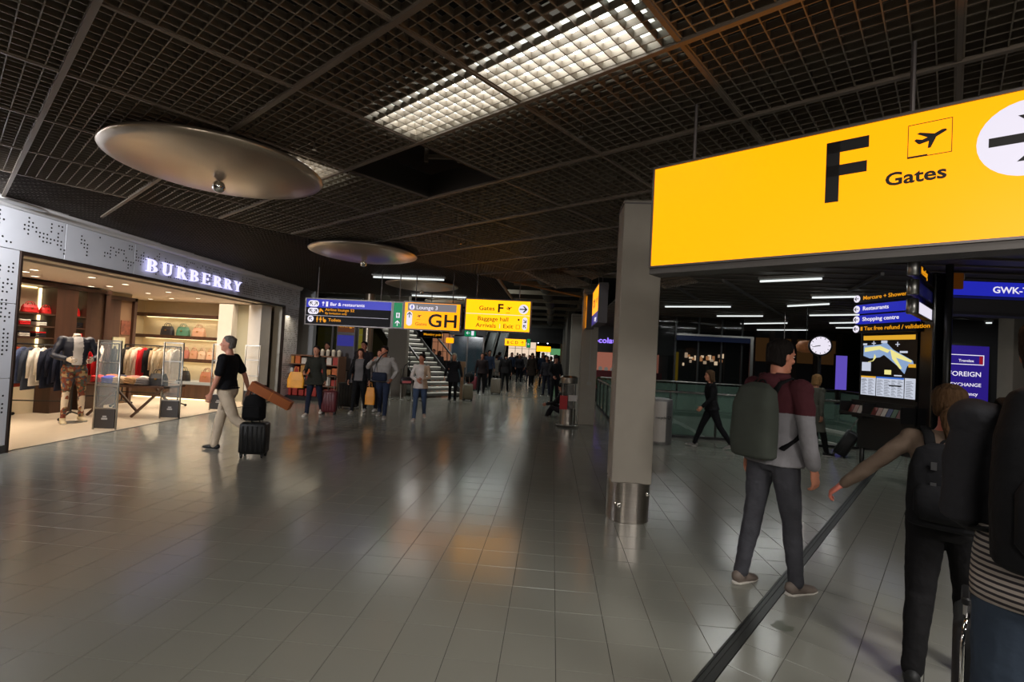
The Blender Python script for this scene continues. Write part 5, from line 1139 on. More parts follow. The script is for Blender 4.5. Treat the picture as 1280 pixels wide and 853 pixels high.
    # join hands to the skin
    nv = len(me.vertices); v = [tuple(x.co) for x in me.vertices] + hb.v; f = [tuple(p.vertices) for p in me.polygons] + [tuple(i + nv for i in q) for q in hb.f]
    D.meshes.remove(me); bb = PB(); bb.v = v; bb.f = f; bb.obj('body', SKm, t, smooth=True)
    if eyes and not headless:
        for sx in (-1, 1):
            e_ = PB(); e_.ell(Mh @ Vector((sx * .030 * S, .0795 * S, .002 * S)), (.0125 * S, .0085 * S, .0055 * S), 12, 8, Mh.to_3x3()); eo = e_.obj('eye', M('eye_white', (214, 208, 200), .3), t, smooth=True)
            e_ = PB(); e_.ell(Mh @ Vector((sx * .030 * S, .0862 * S, .002 * S)), .0042 * S, 10, 6); e_.obj('iris', M('eye_iris', (40, 28, 20), .3), eo, smooth=True)
    # trousers
    b = PB(); torso_loft(b, .010 * S, .86, 1.02)
    wl_ = wide_legs
    for key in ('rl', 'll'):
        hj, kn, an, fd = legs[key]; b.limb([hj + Vector((0, -.008 * S, 0)), hj.lerp(kn, .4), kn, kn.lerp(an, .3), kn.lerp(an, .7), an + Vector((0, 0, -.01 * S))], [.098 * S * g ** .5, .088 * S * g ** .5, .064 * S * wl_, .063 * S * wl_, .054 * S * wl_, .050 * S * wl_], 16)
    tm = remesh(b, vox, 2, .016 * S, .10); tm.materials.append(tname or cloth('trousers_%d_%d_%d' % trousers, trousers)); o = D.objects.new('trousers', tm); C.objects.link(o); o.parent = t
    # shoes
    for key in ('rl', 'll'):
        hj, kn, an, fd = legs[key]; b = PB(); a0 = an + Vector((0, 0, -.055 * S)); up = Vector((0, 0, 1)); sdv = fd.cross(up).normalized(); u2 = sdv.cross(fd)
        b.loft([a0 - fd * .075 * S, a0 - fd * .06 * S + u2 * .012 * S, a0 + u2 * .016 * S, a0 + fd * .06 * S + u2 * .0 * S, a0 + fd * .12 * S - u2 * .008 * S, a0 + fd * .165 * S - u2 * .012 * S, a0 + fd * .182 * S - u2 * .014 * S], [.022 * S, .036 * S, .038 * S, .043 * S, .046 * S, .036 * S, .015 * S], [.025 * S, .044 * S, .048 * S, .038 * S, .028 * S, .022 * S, .012 * S], side=sdv, seg=14)
        b.loft([a0 + u2 * .01 * S, an + Vector((0, 0, .01 * S))], [.040 * S, .042 * S], seg=12)
        so = b.obj('shoe', M('shoe_%d_%d_%d' % shoes, shoes, .6), t, smooth=True)
        b = PB(); b.loft([a0 - fd * .078 * S - u2 * .028 * S, a0 - fd * .05 * S - u2 * .028 * S, a0 + fd * .06 * S - u2 * .026 * S, a0 + fd * .12 * S - u2 * .026 * S, a0 + fd * .175 * S - u2 * .022 * S, a0 + fd * .188 * S - u2 * .020 * S], [.02 * S, .038 * S, .042 * S, .047 * S, .035 * S, .014 * S], [.010 * S] * 6, side=sdv, seg=12)
        b.obj('sole', M('sole_%d' % sole[0], sole, .6), so, smooth=True)
    # upper garment
    def upper(off, z0, sl, mat, nm, open_=False, hemz=None, thick=1., flare=.03):
        b = PB(); torso_loft(b, off, max(z0, .95), 1.50)
        if z0 < 1.0:
            rows = [(z0 - .0, flare), (z0 + .02, flare), (.98, .0), (1.1, 0)]
            b.loft([TU(0, 0, z) for z, fl in rows], [((.172 * g if z < 1.05 else .145 * g) + off + fl) * S for z, fl in rows], [((.118 * g if z < 1.05 else .1 * g) + off + fl) * S for z, fl in rows], side=XS, seg=24)
        for sd, key in ((1, 'ra'), (-1, 'la')):
            s_, e, w_ = arms[key]; k = thick * (.92 if fm else 1)
            if sl == 'long': b.limb([s_ + XS * (-sd * .02 * S), s_.lerp(e, .45), e, e.lerp(w_, .35), e.lerp(w_, .9)], [.068 * S * k, .060 * S * k, .052 * S * k, .050 * S * k, .040 * S * k], 14); b.ell(s_, .066 * S * k, 14, 10)
            elif sl == 'short': b.limb([s_ + XS * (-sd * .012 * S), s_.lerp(e, .45), s_.lerp(e, .72)], [.074 * S, .066 * S, .068 * S], 14); b.ell(s_ + Vector((0, 0, .0)), .076 * S, 14, 10)
        m_ = remesh(b, vox, 2, .020 * S, .13); m_.materials.append(mat); o = D.objects.new(nm, m_); C.objects.link(o); o.parent = t; return o, m_
    z0 = {'jacket': .90, 'shirt': .93, 'tucked': 1.0, 'coat': .62, 'long': .55, 'hoodie': .90, 'vest': .92}[top_style] if hem is None else hem
    tmat = topm or cloth('top_%d_%d_%d' % top, top)
    nm = {'coat': 'coat', 'long': 'coat', 'hoodie': 'sweatshirt', 'shirt': 'shirt', 'tucked': 'shirt', 'jacket': 'jacket', 'vest': 'cardigan'}[top_style]
    o, m_ = upper(.022 if top_style not in ('shirt', 'tucked') else .012, z0, sleeve, tmat, nm, thick=1.1 if top_style in ('jacket', 'coat', 'long', 'hoodie') else .95, flare=.02 if z0 > .8 else .06)
    if top2:      # colour-blocked: faces matched by a test on position get the second material
        test, mat2 = top2; m_.materials.append(mat2)
        for p in m_.polygons:
            if test(p.center / S): p.material_index = 1
    if top_style in ('hoodie', 'jacket', 'coat') and not headless:
        b = PB(); c0 = TU(0, -.02, 1.50)
        b.loft([TU(.095 * cos(R(a)), -.01 + .075 * sin(R(a)) - .015, 1.505 + (.012 if sin(R(a)) < 0 else -.02)) for a in range(0, 361, 30)], [.030 * S if top_style == 'hoodie' else .018 * S] * 13, seg=8)
        if top_style == 'hoodie': b.ell(TU(0, -.10, 1.47), (.09 * S, .05 * S, .07 * S), 14, 8)
        b.obj('hood' if top_style == 'hoodie' else 'collar', top2[1] if (top2 and top_style == 'hoodie') else tmat, t, smooth=True)
    # hair
    if not headless and hairstyle != 'bald':
        b = PB(); HM = M('hair_%d_%d' % (hair[0], hair[1]), tuple(int(v * .8) for v in hair), .8, spec=.15, var=.25, vs_=40, bump=.8, bs=70, stretch=(1, 1, .25))
        def HP(x, y, z): return Mh @ Vector((x * S, y * S, z * S))
        xs = Mh.to_3x3() @ Vector((1, 0, 0)); th = {'short': .008, 'cap': .004, 'grey_short': .006}.get(hairstyle, .014)
        rows = [(-.075, .052, .045, -.052), (-.05, .062, .058, -.042), (-.01, .070, .070, -.032), (.025, .074, .080, -.026), (.05, .076, .090, -.016), (.075, .072, .088, -.009), (.098, .058, .074, -.010), (.116, .038, .050, -.012), (.128, .012, .018, -.012)]
        b.loft([HP(0, y, z) for z, a, c, y in rows], [(a + th) * S for z, a, c, y in rows], [(c + th * .8) * S for z, a, c, y in rows], side=xs, seg=20)
        if hairstyle in ('long', 'bob'):
            L = {'long': -.34, 'bob': -.13}[hairstyle]
            b.loft([HP(0, -.02, .06), HP(0, -.045, 0), HP(0, -.06, -.10), HP(0, -.085, L * .6 - .03), HP(0, -.08, L)], [.080 * S, .088 * S, .092 * S, .085 * S, .05 * S], [.07 * S, .062 * S, .05 * S, .035 * S, .015 * S], side=xs, seg=16)
            for sx in (-1, 1): b.loft([HP(sx * .05, .02, .09), HP(sx * .080, .01, .03), HP(sx * .085, .0, -.05), HP(sx * .078, -.01, max(L, -.16))], [.02 * S, .022 * S, .022 * S, .012 * S], [.03 * S, .035 * S, .03 * S, .015 * S], side=xs, seg=10)
        if hairstyle == 'ponytail': b.loft([HP(0, -.08, -.04), HP(0, -.12, -.055), HP(0, -.135, -.09), HP(.01, -.13, -.16), HP(.01, -.115, -.25)], [.022 * S, .03 * S, .035 * S, .028 * S, .008 * S], seg=10)
        if hairstyle == 'bun': b.ell(HP(0, -.06, .135), (.045 * S, .045 * S, .04 * S), 12, 8); 
        hm = remesh(b, max(.007, vox * .7), 1, .008 * S, .03); hm.materials.append(HM); o = D.objects.new('hair', hm); C.objects.link(o); o.parent = t
        if hairstyle == 'cap':
            b = PB(); b.ell(HP(0, -.008, .055), (.088 * S, .104 * S, .075 * S), 18, 10, Mh.to_3x3()); b.loft([HP(0, .06, .05), HP(0, .12, .042), HP(0, .165, .03)], [.07 * S, .065 * S, .04 * S], [.01 * S, .006 * S, .004 * S], side=xs, seg=14); b.obj('cap', cloth('cap_dark', (30, 26, 28)), t, smooth=True)
    t['_'] = 0; del t['_']
    return dict(t=t, arms=arms, legs=legs, TU=TU, Mh=Mh, S=S, ML=ML, XS=XS)
def backpack(pr, col, w_=.30, h_=.46, d_=.17, z=1.22, label=None, y=-.20, mat=None, details=False, y_ins=-.11, nm='backpack', cat='backpack'):
    # worn on the back; its own thing placed in the world
    t0 = pr['t']; S = pr['S']; t = thing(nm, label or 'backpack', cat, t0.location, t0.rotation_euler.z)
    ML = pr['ML']; m = mat or cloth('pack_%d_%d_%d' % col, col)
    def TU(x, yy, zz): return ML @ Vector((x * S, yy * S, (zz - .93) * S))
    z0, z1 = z - h_ / 2, z + h_ / 2; yc = y_ins - .02 - d_ / 2
    q = PB(); q.loft([TU(0, yc, z0), TU(0, yc, z0 + .02), TU(0, yc - .01, z0 + h_ * .3), TU(0, yc - .01, z0 + h_ * .7), TU(0, yc + .01, z1 - .04), TU(0, yc + .03, z1)],
                     [w_ * .40 * S, w_ * .48 * S, w_ * .5 * S, w_ * .48 * S, w_ * .40 * S, w_ * .22 * S], [d_ * .40 * S, d_ * .5 * S, d_ * .55 * S, d_ * .5 * S, d_ * .38 * S, d_ * .15 * S], side=ML.to_3x3() @ Vector((1, 0, 0)), seg=24, pw=.62)
    me = remesh(q, .009, 3, .006, .2); me.materials.append(m); o = D.objects.new('body', me); C.objects.link(o); o.parent = t
    sm = cloth('pack_strap_dark', (16, 16, 18))
    for sx in (-1, 1):
        q = PB(); pts = [(sx * .07, -.13, z1 - .06), (sx * .09, -.11, 1.47), (sx * .11, -.02, 1.515), (sx * .12, .07, 1.46), (sx * .135, .128, 1.34), (sx * .155, .10, 1.20), (sx * .165, .0, 1.10), (sx * .14, -.11, z0 + .08)]
        q.loft([TU(*p) for p in pts], [.028 * S] * 8, [.010 * S] * 8, side=ML.to_3x3() @ Vector((1, .0, 0)), seg=8); q.obj('strap', sm, t, smooth=True)
    q = PB(); q.tube([TU(.03 * cos(R(a)), yc + .05, z1 - .005 + .035 * sin(R(a))) for a in range(0, 181, 30)], .007, 6); q.obj('top_loop', sm, t)
    if details:
        q = PB(); q.loft([TU(0, yc - d_ * .52, z0 + .05), TU(0, yc - d_ * .60, z0 + .09), TU(0, yc - d_ * .60, z0 + h_ * .42), TU(0, yc - d_ * .50, z0 + h_ * .5)], [w_ * .30 * S, w_ * .38 * S, w_ * .38 * S, w_ * .32 * S], [.02, .045, .045, .02], side=ML.to_3x3() @ Vector((1, 0, 0)), seg=16, pw=.6); q.obj('front_pocket', m, t, smooth=True)
        q = PB(); q.loft([TU(x, yc - d_ * .56 + abs(x) * .2, z0 + h_ * .62 + .01) for x in (-.1, -.05, 0, .05, .1)], [.004] * 5, seg=5); q.obj('zip', M('zip_metal', (120, 120, 122), .3, .8), t)
        for zz in (.74, .5):
            q = PB(); q.box(-.012, .012, -.004, .004, -.02, .02); ob = q.obj('buckle', M('zip_metal', (120, 120, 122), .3, .8), t); ob.location = TU(-.05, yc - d_ * .60, z0 + h_ * zz)
    return t
def suitcase(x, y, rz, label, col, w_=.36, h_=.54, d_=.22, tilt=0, handle=.42, hx=0, mat=None, shell=True, trim=None, cat='suitcase'):
    t = thing('suitcase', label, cat, (x, y, 0), rz); t.rotation_euler = (tilt, 0, rz); m = mat or M('case_%d_%d_%d' % col, col, .5, bump=.1, bs=40)
    q = PB(); q.rbox(-w_ / 2, w_ / 2, -d_ / 2, d_ / 2, .055, .055 + h_, .05, seg=5); o = smooth_by_angle(q.obj('shell', m, t), 50)
    q = PB()
    for k in range(5): xx = -w_ * .34 + w_ * .68 * k / 4; q.rbox(xx - .012, xx + .012, -d_ / 2 - .008, -d_ / 2 + .01, .10, .01 + h_, .005, seg=1)
    if shell: q.obj('rib', m, t)
    q = PB(); q.box(-w_ / 2 - .002, w_ / 2 + .002, -.006, .006, .08, .03 + h_); q.obj('zip_line', BLACK, t)
    for sx in (-1, 1):
        for sy in (-1, 1): q = PB(); q.loft([(sx * w_ * .38 - .012, sy * d_ * .32, .025), (sx * w_ * .38 + .012, sy * d_ * .32, .025)], [.025, .025], seg=12); q.box(sx * w_ * .38 - .018, sx * w_ * .38 + .018, sy * d_ * .32 - .015, sy * d_ * .32 + .015, .03, .065); q.obj('wheel', BLACK, t)
    if handle:
        for sx in (-1, 1): q = PB(); q.tube([(sx * .07, d_ * .34, h_), (sx * .07, d_ * .34, h_ + .055 + handle)], .008, 6); q.obj('handle_tube', STEEL2, t)
        q = PB(); q.rbox(-.09, .09, d_ * .34 - .014, d_ * .34 + .014, h_ + .045 + handle, h_ + .075 + handle, .01); q.obj('grip', BLACK, t)
    q = PB(); q.tube([(-.06, 0, .05 + h_), (-.05, 0, .08 + h_), (.05, 0, .08 + h_), (.06, 0, .05 + h_)], .009, 6); q.obj('top_handle', BLACK, t)
    if trim:
        for sx in (-1, 1):
            for sy in (-1, 1): q = PB(); q.tube([(sx * (w_ / 2 + .004), sy * d_ * .36, .07), (sx * (w_ / 2 + .004), sy * d_ * .36, h_ - .02), (sx * (w_ / 2 - .02), sy * d_ * .33, h_ + .05), (sx * w_ * .25, sy * d_ * .3, h_ + .062)], .008, 8); q.obj('corner_bar', trim, t, smooth=True)
            q = PB(); q.tube([(sx * (w_ / 2 + .004), -d_ * .2, h_ - .02), (sx * (w_ / 2 + .035), -d_ * .12, h_ - .04), (sx * (w_ / 2 + .035), d_ * .12, h_ - .04), (sx * (w_ / 2 + .004), d_ * .2, h_ - .02)], .008, 8); q.obj('trim_bar', trim, t, smooth=True)
    return t
def carrier(x, y, z, label, col, w_=.30, h_=.34, d_=.10, rz=0):
    t = thing('carrier_bag', label, 'bag', (x, y, z), rz); m = M('bag_%d_%d_%d' % col, col, .5, var=.1, bump=.3, bs=20)
    q = PB(); q.loft([(0, 0, 0), (0, 0, .01), (0, 0, h_ * .5), (0, 0, h_)], [w_ / 2, w_ / 2, w_ * .52, w_ * .36], [d_ / 2, d_ / 2, d_ * .4, d_ * .12], seg=20, pw=.45); q.obj('body', m, t)
    q = PB(); q.tube([(w_ * .15 * cos(R(a)), 0, h_ + .12 * sin(R(a))) for a in range(0, 181, 30)], .006, 6); q.obj('handle', m, t); return t

# --- man with the grey backpack
def mt(x): return x
greyknit = cloth('sweat_grey', (128, 126, 130), bs=30, bump=.2); maroon = cloth('sweat_maroon', (70, 32, 38), bs=30, bump=.2)
mF = person('man seen from behind in a maroon and grey hooded top and grey jeans', (1.70, 3.95), 60, 1.88, bw=1.0, vox=.008, eyes=True,
    pose=dict(rl=(9, 4, 3), ll=(-6, 5, 3), ra=(-2, 12, 14, 4), la=(4, 10, 12, 6), lean=2, head=(12, -4, 0), toe_l=-4), top=(128, 126, 130), topm=greyknit, top_style='hoodie', top2=(lambda c: c.z > 1.27, maroon),
    trousers=(66, 66, 72), shoes=(112, 100, 92), sole=(196, 190, 182), hair=(30, 24, 22), skin=(190, 124, 98))
backpack(mF, (52, 56, 52), .33, .52, .17, 1.20, 'plain dark olive-grey backpack worn by the man in the maroon and grey top', mat=cloth('pack_olive', (62, 66, 60), bump=.15, bs=8))
# --- woman reaching out to the left
wF = person('woman seen from behind in a brown top, reaching her left hand aside', (2.21, 2.98), 38, 1.63, female=True, bw=1.12, vox=.008,
    pose=dict(rl=(14, 4, 2), ll=(-8, 14, 2), la=(8, 42, 14, 44), ra=(12, 10, 30, 0), lean=6, head=(4, -4, 0), curl=38, palm_la=Vector((0, .3, -1))), top=(104, 88, 76), top_style='shirt', hem=1.03, trousers=(20, 19, 21), shoes=(22, 22, 24), sole=(30, 30, 32), hair=(92, 66, 42), hairstyle='ponytail', skin=(196, 110, 92), wide_legs=1.1)
backpack(wF, (18, 18, 21), .36, .48, .19, 1.17, 'black backpack with a silver zip worn by the woman in the brown top', details=True)
# --- tall man at the right edge
strip = cloth('striped_jersey', (150, 140, 132)); 
nt = strip.node_tree; wv = nt.nodes.new('ShaderNodeTexWave'); wv.bands_direction = 'Z'; wv.inputs['Scale'].default_value = 17; tc = nt.nodes.new('ShaderNodeTexCoord'); cr = nt.nodes.new('ShaderNodeValToRGB')
cr.color_ramp.elements[0].position = .34; cr.color_ramp.elements[0].color = (*lin((46, 42, 46)), 1); cr.color_ramp.elements[1].position = .5; cr.color_ramp.elements[1].color = (*lin((158, 148, 140)), 1)
nt.links.new(tc.outputs['Object'], wv.inputs['Vector']); nt.links.new(wv.outputs[0], cr.inputs[0]); nt.links.new(cr.outputs[0], nt.nodes['Principled BSDF'].inputs['Base Color'])
mR = person('tall man at the right edge in a charcoal sweater and blue jeans', (1.585, 1.70), 34, 1.88, bw=.91, vox=.008, pose=dict(rl=(4, 2, 4), ll=(-2, 4, 4), la=(4, 5, 76, -24), ra=(4, 5, 76, -24), lean=4, head=(12, 0, 0)),
    top=(36, 36, 40), top_style='jacket', hem=1.08, trousers=(48, 58, 72), hair=(28, 19, 15), skin=(150, 92, 70), shoes=(34, 32, 32))
q = PB(); TUf = mR['TU']; q.loft([TUf(0, 0, z) for z in (.90, .95, 1.04, 1.12)], [.196, .198, .192, .18], [.145, .145, .14, .125], side=mR['XS'], seg=32); o = q.obj('undershirt', strip, mR['t'], smooth=True, label='cream and dark striped shirt hem')
backpack(mR, (15, 15, 18), .34, .52, .20, 1.30, 'large black backpack with buckles worn by the tall man at the right edge', details=True)
suitcase(1.78, 2.16, R(52), 'black trolley case with silver rails, standing beside the tall man', (16, 16, 18), .34, .66, .22, handle=.05, shell=False, trim=CHROME)
# --- bearded man and hat behind
person('man with short dark hair and beard facing left beyond the direction blades', (5.75, 5.35), -78, 1.84, pose=dict(ra=(10, 8, 30, 0), la=(10, 8, 30, 0)), skin=(178, 116, 92), hair=(40, 28, 22), top=(26, 28, 28), top_style='jacket', trousers=(30, 30, 36), eyes=True)
person('person in a black cap and dark coat beyond the tall man shoulder', (7.0, 6.3), 20, 1.72, hair=(20, 20, 20), hairstyle='cap', top=(24, 22, 24), top_style='coat', trousers=(26, 26, 30))
# --- right middle distance
ww = person('woman with long fair-brown hair in black, walking left behind the column', (3.20, 10.25), -88, 1.60, female=True, pose=dict(rl=(24, 4, 1), ll=(-22, 14, 1), ra=(-14, 6, 14, 4), la=(14, 6, 50, 0), head=(-6, 0, 0), lean=5, toe_l=-14, toe_r=10), hair=(104, 78, 54), hairstyle='long', top=(20, 20, 22), top_style='jacket', trousers=(22, 22, 26), shoes=(120, 116, 112), skin=(206, 142, 112))
wb = person('blonde person in a long grey-green coat, half hidden by another walker', (5.15, 10.25), 70, 1.60, female=True, pose=dict(rl=(18, 4, 2), ll=(-14, 14, 2), ra=(-10, 8, 0, 4), la=(-16, 8, -10, 8), toe_l=-10), hair=(176, 132, 84), hairstyle='bob', top=(84, 84, 76), top_style='long', trousers=(24, 24, 26), shoes=(24, 24, 26))
suitcase(5.62, 10.30, R(60), 'black trolley case pulled behind the blonde person in the long coat', (16, 16, 18), .36, .50, .22, tilt=R(28), handle=.42)
# --- man in the black polo
mp_ = person('grey-haired man in a black polo and cream trousers before the shop', (-4.74, 7.02), -100, 1.72, bw=1.12, vox=.010, eyes=True, pose=dict(rl=(16, 6, 2), ll=(-24, 34, 2), la=(10, 6, 20, 0), ra=(-26, 10, -14, 6), lean=1, head=(-18, 4, 0), toe_l=-30, toe_r=6),
    skin=(190, 128, 104), hair=(120, 112, 106), hairstyle='grey_short', top=(16, 16, 20), top_style='tucked', sleeve='short', trousers=(196, 178, 156), shoes=(20, 20, 22), sole=(120, 116, 112), wide_legs=1.15, hem=.98)
q = PB(); q.loft([mp_['TU'](0, 0, .985), mp_['TU'](0, 0, 1.02)], [.186, .184], [.136, .134], side=mp_['XS'], seg=28); q.obj('belt', M('belt_black', (24, 20, 18), .4), mp_['t'])
sc1 = suitcase(-4.14, 6.80, R(14), 'black soft trolley case pulled by the man in the black polo', (15, 15, 17), .36, .44, .24, handle=.50)
t = thing('holdall', 'black travel bag strapped upright on the trolley of the man in the polo', 'bag', (-4.17, 6.80, .52), R(14)); q = PB(); q.loft([(0, 0, 0), (0, 0, .03), (0, 0, .22), (0, 0, .33), (0, 0, .36)], [.12, .15, .15, .12, .06], [.08, .11, .10, .08, .04], seg=20, pw=.7); q.obj('body', cloth('holdall_black', (14, 14, 16)), t, smooth=True); q = PB(); q.box(-.10, .10, -.125, -.10, .05, .20); q.obj('pocket', cloth('holdall_black', (14, 14, 16)), t)
q = PB(); q.tube([(-.08, 0, .33), (-.05, 0, .42), (.05, 0, .42), (.08, 0, .33)], .01, 6); q.obj('handle', BLACK, t)
t = thing('long_box', 'long slanting brown-orange box lying across the trolley bags', 'box', (-4.10, 6.74, .98), R(8)); t.rotation_euler = (0, R(26), R(8)); q = PB(); q.rbox(-.10, .52, -.06, .06, -.07, .06, .008); q.obj('body', M('box_rust', (158, 84, 34), .5, var=.08), t); q = PB(); q.box(.22, .235, -.063, .063, -.073, .063); q.obj('seam', M('box_rust_edge', (186, 110, 50), .5), t)
# --- group coming towards the camera
person('woman in a dark green jacket carrying a yellow bag, leftmost of the group', (-5.42, 11.15), 172, 1.62, female=True, pose=dict(rl=(14, 4, 1), ll=(-14, 16, 1), ra=(20, 8, 80, -10), la=(6, 12, 6, 8), toe_l=-10), hair=(28, 20, 18), top=(40, 40, 34), top_style='jacket', hem=.80, trousers=(28, 32, 48), shoes=(178, 168, 158), skin=(180, 124, 100), hairstyle='short')
carrier(-5.80, 11.0, .62, 'bright yellow carrier bag held by the leftmost walking woman', (226, 150, 20), .36, .36, .12, R(10))
suitcase(-5.18, 11.45, R(10), 'dark red trolley case behind the leftmost walking woman', (84, 20, 26), .34, .50, .22, handle=.35)
person('woman in a grey top under an open black cardigan, walking closer', (-4.72, 12.05), 176, 1.60, female=True, bw=1.1, pose=dict(rl=(10, 2, 2), ll=(-10, 12, 2), ra=(4, 14, 10, 8), la=(4, 14, 10, 8)), hair=(56, 36, 30), hairstyle='bob', top=(104, 100, 100), top_style='shirt', hem=.9, trousers=(18, 18, 20), shoes=(150, 146, 140), skin=(186, 128, 104),
    top2=(lambda c: abs(c.x) > .115 or c.y < -.02, cloth('cardigan_black', (20, 20, 22))))
person('man in a dark coat half hidden behind the woman in the grey top', (-5.05, 13.1), 178, 1.78, hair=(26, 20, 18), top=(34, 30, 34), top_style='coat', trousers=(22, 22, 26), skin=(160, 100, 80))
suitcase(-5.30, 12.7, R(4), 'large black trolley case behind the walking group', (18, 20, 20), .42, .62, .26, handle=.3)
person('person in a white jacket behind the man in the grey sweatshirt', (-4.30, 12.25), 176, 1.60, hair=(60, 36, 28), top=(176, 166, 164), top_style='jacket', trousers=(22, 22, 28), shoes=(166, 160, 154), skin=(186, 124, 100), pose=dict(rl=(-10, 12, 2), ll=(12, 2, 2)))
person('man in a grey sweatshirt and blue jeans touching his face', (-3.93, 11.5), 176, 1.70, bw=1.05, pose=dict(rl=(-12, 14, 2), ll=(12, 2, 2), ra=(38, 34, 148, -34), la=(-6, 26, 34, -22), head=(14, -8, 0), toe_r=-8), hair=(34, 26, 24), top=(150, 144, 140), top_style='hoodie', trousers=(38, 46, 66), shoes=(140, 136, 132), skin=(178, 112, 86))
carrier(-4.17, 11.35, .30, 'yellow carrier bag hanging low beside the man in the grey sweatshirt', (220, 140, 24), .22, .40, .10, R(6))
t = thing('shoulder_bag', 'dark navy crossbody bag on the hip of the man in the grey sweatshirt', 'bag', (-3.95, 11.28, .86), R(-4)); q = PB(); q.loft([(0, 0, 0), (0, 0, .03), (0, 0, .18), (0, 0, .2)], [.16, .18, .17, .15], [.04, .06, .05, .03], seg=16, pw=.6); q.obj('body', cloth('navy_bag', (30, 36, 52)), t, smooth=True); q = PB(); q.tube([(-.15, .03, .18), (-.13, .06, .4), (.02, .02, .6), (.12, .14, .70)], .012, 6); q.obj('strap', BLACK, t)
q = PB(); 
person('woman in a white blouse and cream cardigan with a hair bun', (-3.02, 11.45), 168, 1.56, female=True, pose=dict(rl=(12, 4, 2), ll=(-14, 20, 2), ra=(18, 14, 62, -42), la=(14, 10, 78, -50), head=(26, 4, 0), toe_l=-14), hair=(36, 26, 24), hairstyle='bun', top=(206, 196, 190), top_style='shirt', hem=.86, trousers=(64, 78, 104), shoes=(196, 178, 168), skin=(184, 118, 92),
    top2=(lambda c: c.x < -.07 and c.z < 1.46, cloth('cardigan_cream', (186, 160, 136))))
t = thing('shoulder_bag', 'small black and pink shoulder bag on the arm of the woman in the white blouse', 'bag', (-3.34, 11.35, .82), R(30)); q = PB(); q.loft([(0, 0, 0), (0, 0, .03), (0, 0, .15), (0, 0, .17)], [.12, .14, .13, .11], [.04, .06, .05, .03], seg=16, pw=.6); q.obj('body', M('bag_black_leather', (30, 22, 26), .4), t, smooth=True); q = PB(); q.box(-.10, .10, -.066, -.05, .03, .08); q.obj('pink_panel', M('pink_leather', (190, 96, 96), .5), t); q = PB(); q.tube([(-.1, 0, .15), (-.05, .02, .42), (.12, .06, .56)], .01, 6); q.obj('strap', BLACK, t)
person('white-haired woman in a black coat pulling a pale trolley case', (-3.22, 16.3), 178, 1.58, female=True, bw=1.12, pose=dict(rl=(-6, 8, 2), ll=(8, 2, 2), la=(-4, 16, -2, 12), ra=(4, 18, 6, 10)), hair=(214, 204, 184), hairstyle='bob', top=(26, 26, 30), top_style='coat', hem=.72, trousers=(18, 18, 20), shoes=(22, 22, 24), skin=(200, 140, 114))
suitcase(-2.75, 16.6, R(20), 'pale beige trolley case with a dark top pulled by the white-haired woman', (120, 112, 92), .34, .50, .22, tilt=R(-14), handle=.3)
person('person in black with an olive backpack in front, left of the far walker', (-2.75, 19.6), 176, 1.62, hair=(40, 26, 22), top=(34, 26, 28), top_style='jacket', trousers=(22, 20, 22), skin=(150, 96, 76))
person('man in black walking alone down the middle of the far hall', (-2.0, 21.6), 2, 1.70, bw=1.1, pose=dict(rl=(8, 2, 2), ll=(-8, 8, 2)), hair=(24, 20, 18), top=(22, 20, 22), top_style='jacket', hem=.84, trousers=(18, 18, 20))
suitcase(-2.2, 20.0, R(-8), 'pale silver trolley case between the two far walkers in black', (128, 118, 104), .40, .58, .25, handle=.25)
suitcase(-3.0, 18.2, R(10), 'small grey trolley with a black bag left of the olive backpack', (110, 112, 110), .30, .42, .2, handle=.3)
t = thing('holdall', 'black round bag on top of the small grey trolley', 'bag', (-3.0, 18.2, .52), 0); q = PB(); q.ell((0, 0, .18), (.19, .13, .19), 16, 10); q.obj('body', cloth('holdall_black', (14, 14, 16)), t, smooth=True); q = PB(); q.tube([(-.06, 0, .35), (0, 0, .41), (.06, 0, .35)], .01, 6); q.obj('handle', BLACK, t)
suitcase(-3.35, 21.2, R(0), 'dark red upright case left of the person with the olive backpack', (96, 22, 34), .38, .55, .22, handle=.2)
# --- by the second column
person('person in a dark vest with pale sleeves and a cap standing by the third column', (.12, 17.4), 150, 1.66, hair=(28, 20, 18), hairstyle='cap', top=(30, 28, 32), top_style='jacket', trousers=(20, 20, 24), skin=(160, 104, 84), pose=dict(ra=(10, 16, 60, -10), la=(10, 10, 40, 0)))
st_ = person('person sitting on the floor against the second column with knees drawn up', (.42, 13.75), -70, 1.68, hair=(24, 20, 22), top=(30, 26, 28), top_style='jacket', trousers=(34, 30, 34), shoes=(30, 28, 30), skin=(182, 124, 100), root_z=.13,
    pose=dict(rl=(118, 92, 3), ll=(108, 84, 3), ra=(50, 8, 84, -4), la=(50, 8, 84, -4), lean=10, head=(0, -24, 0)))
# --- restaurant staff and far figures behind the snack stand
person('dark-haired person in black behind the snack stand counter', (-7.15, 15.4), 170, 1.70, hair=(18, 16, 16), top=(20, 20, 22), trousers=(20, 20, 22), skin=(150, 98, 78))
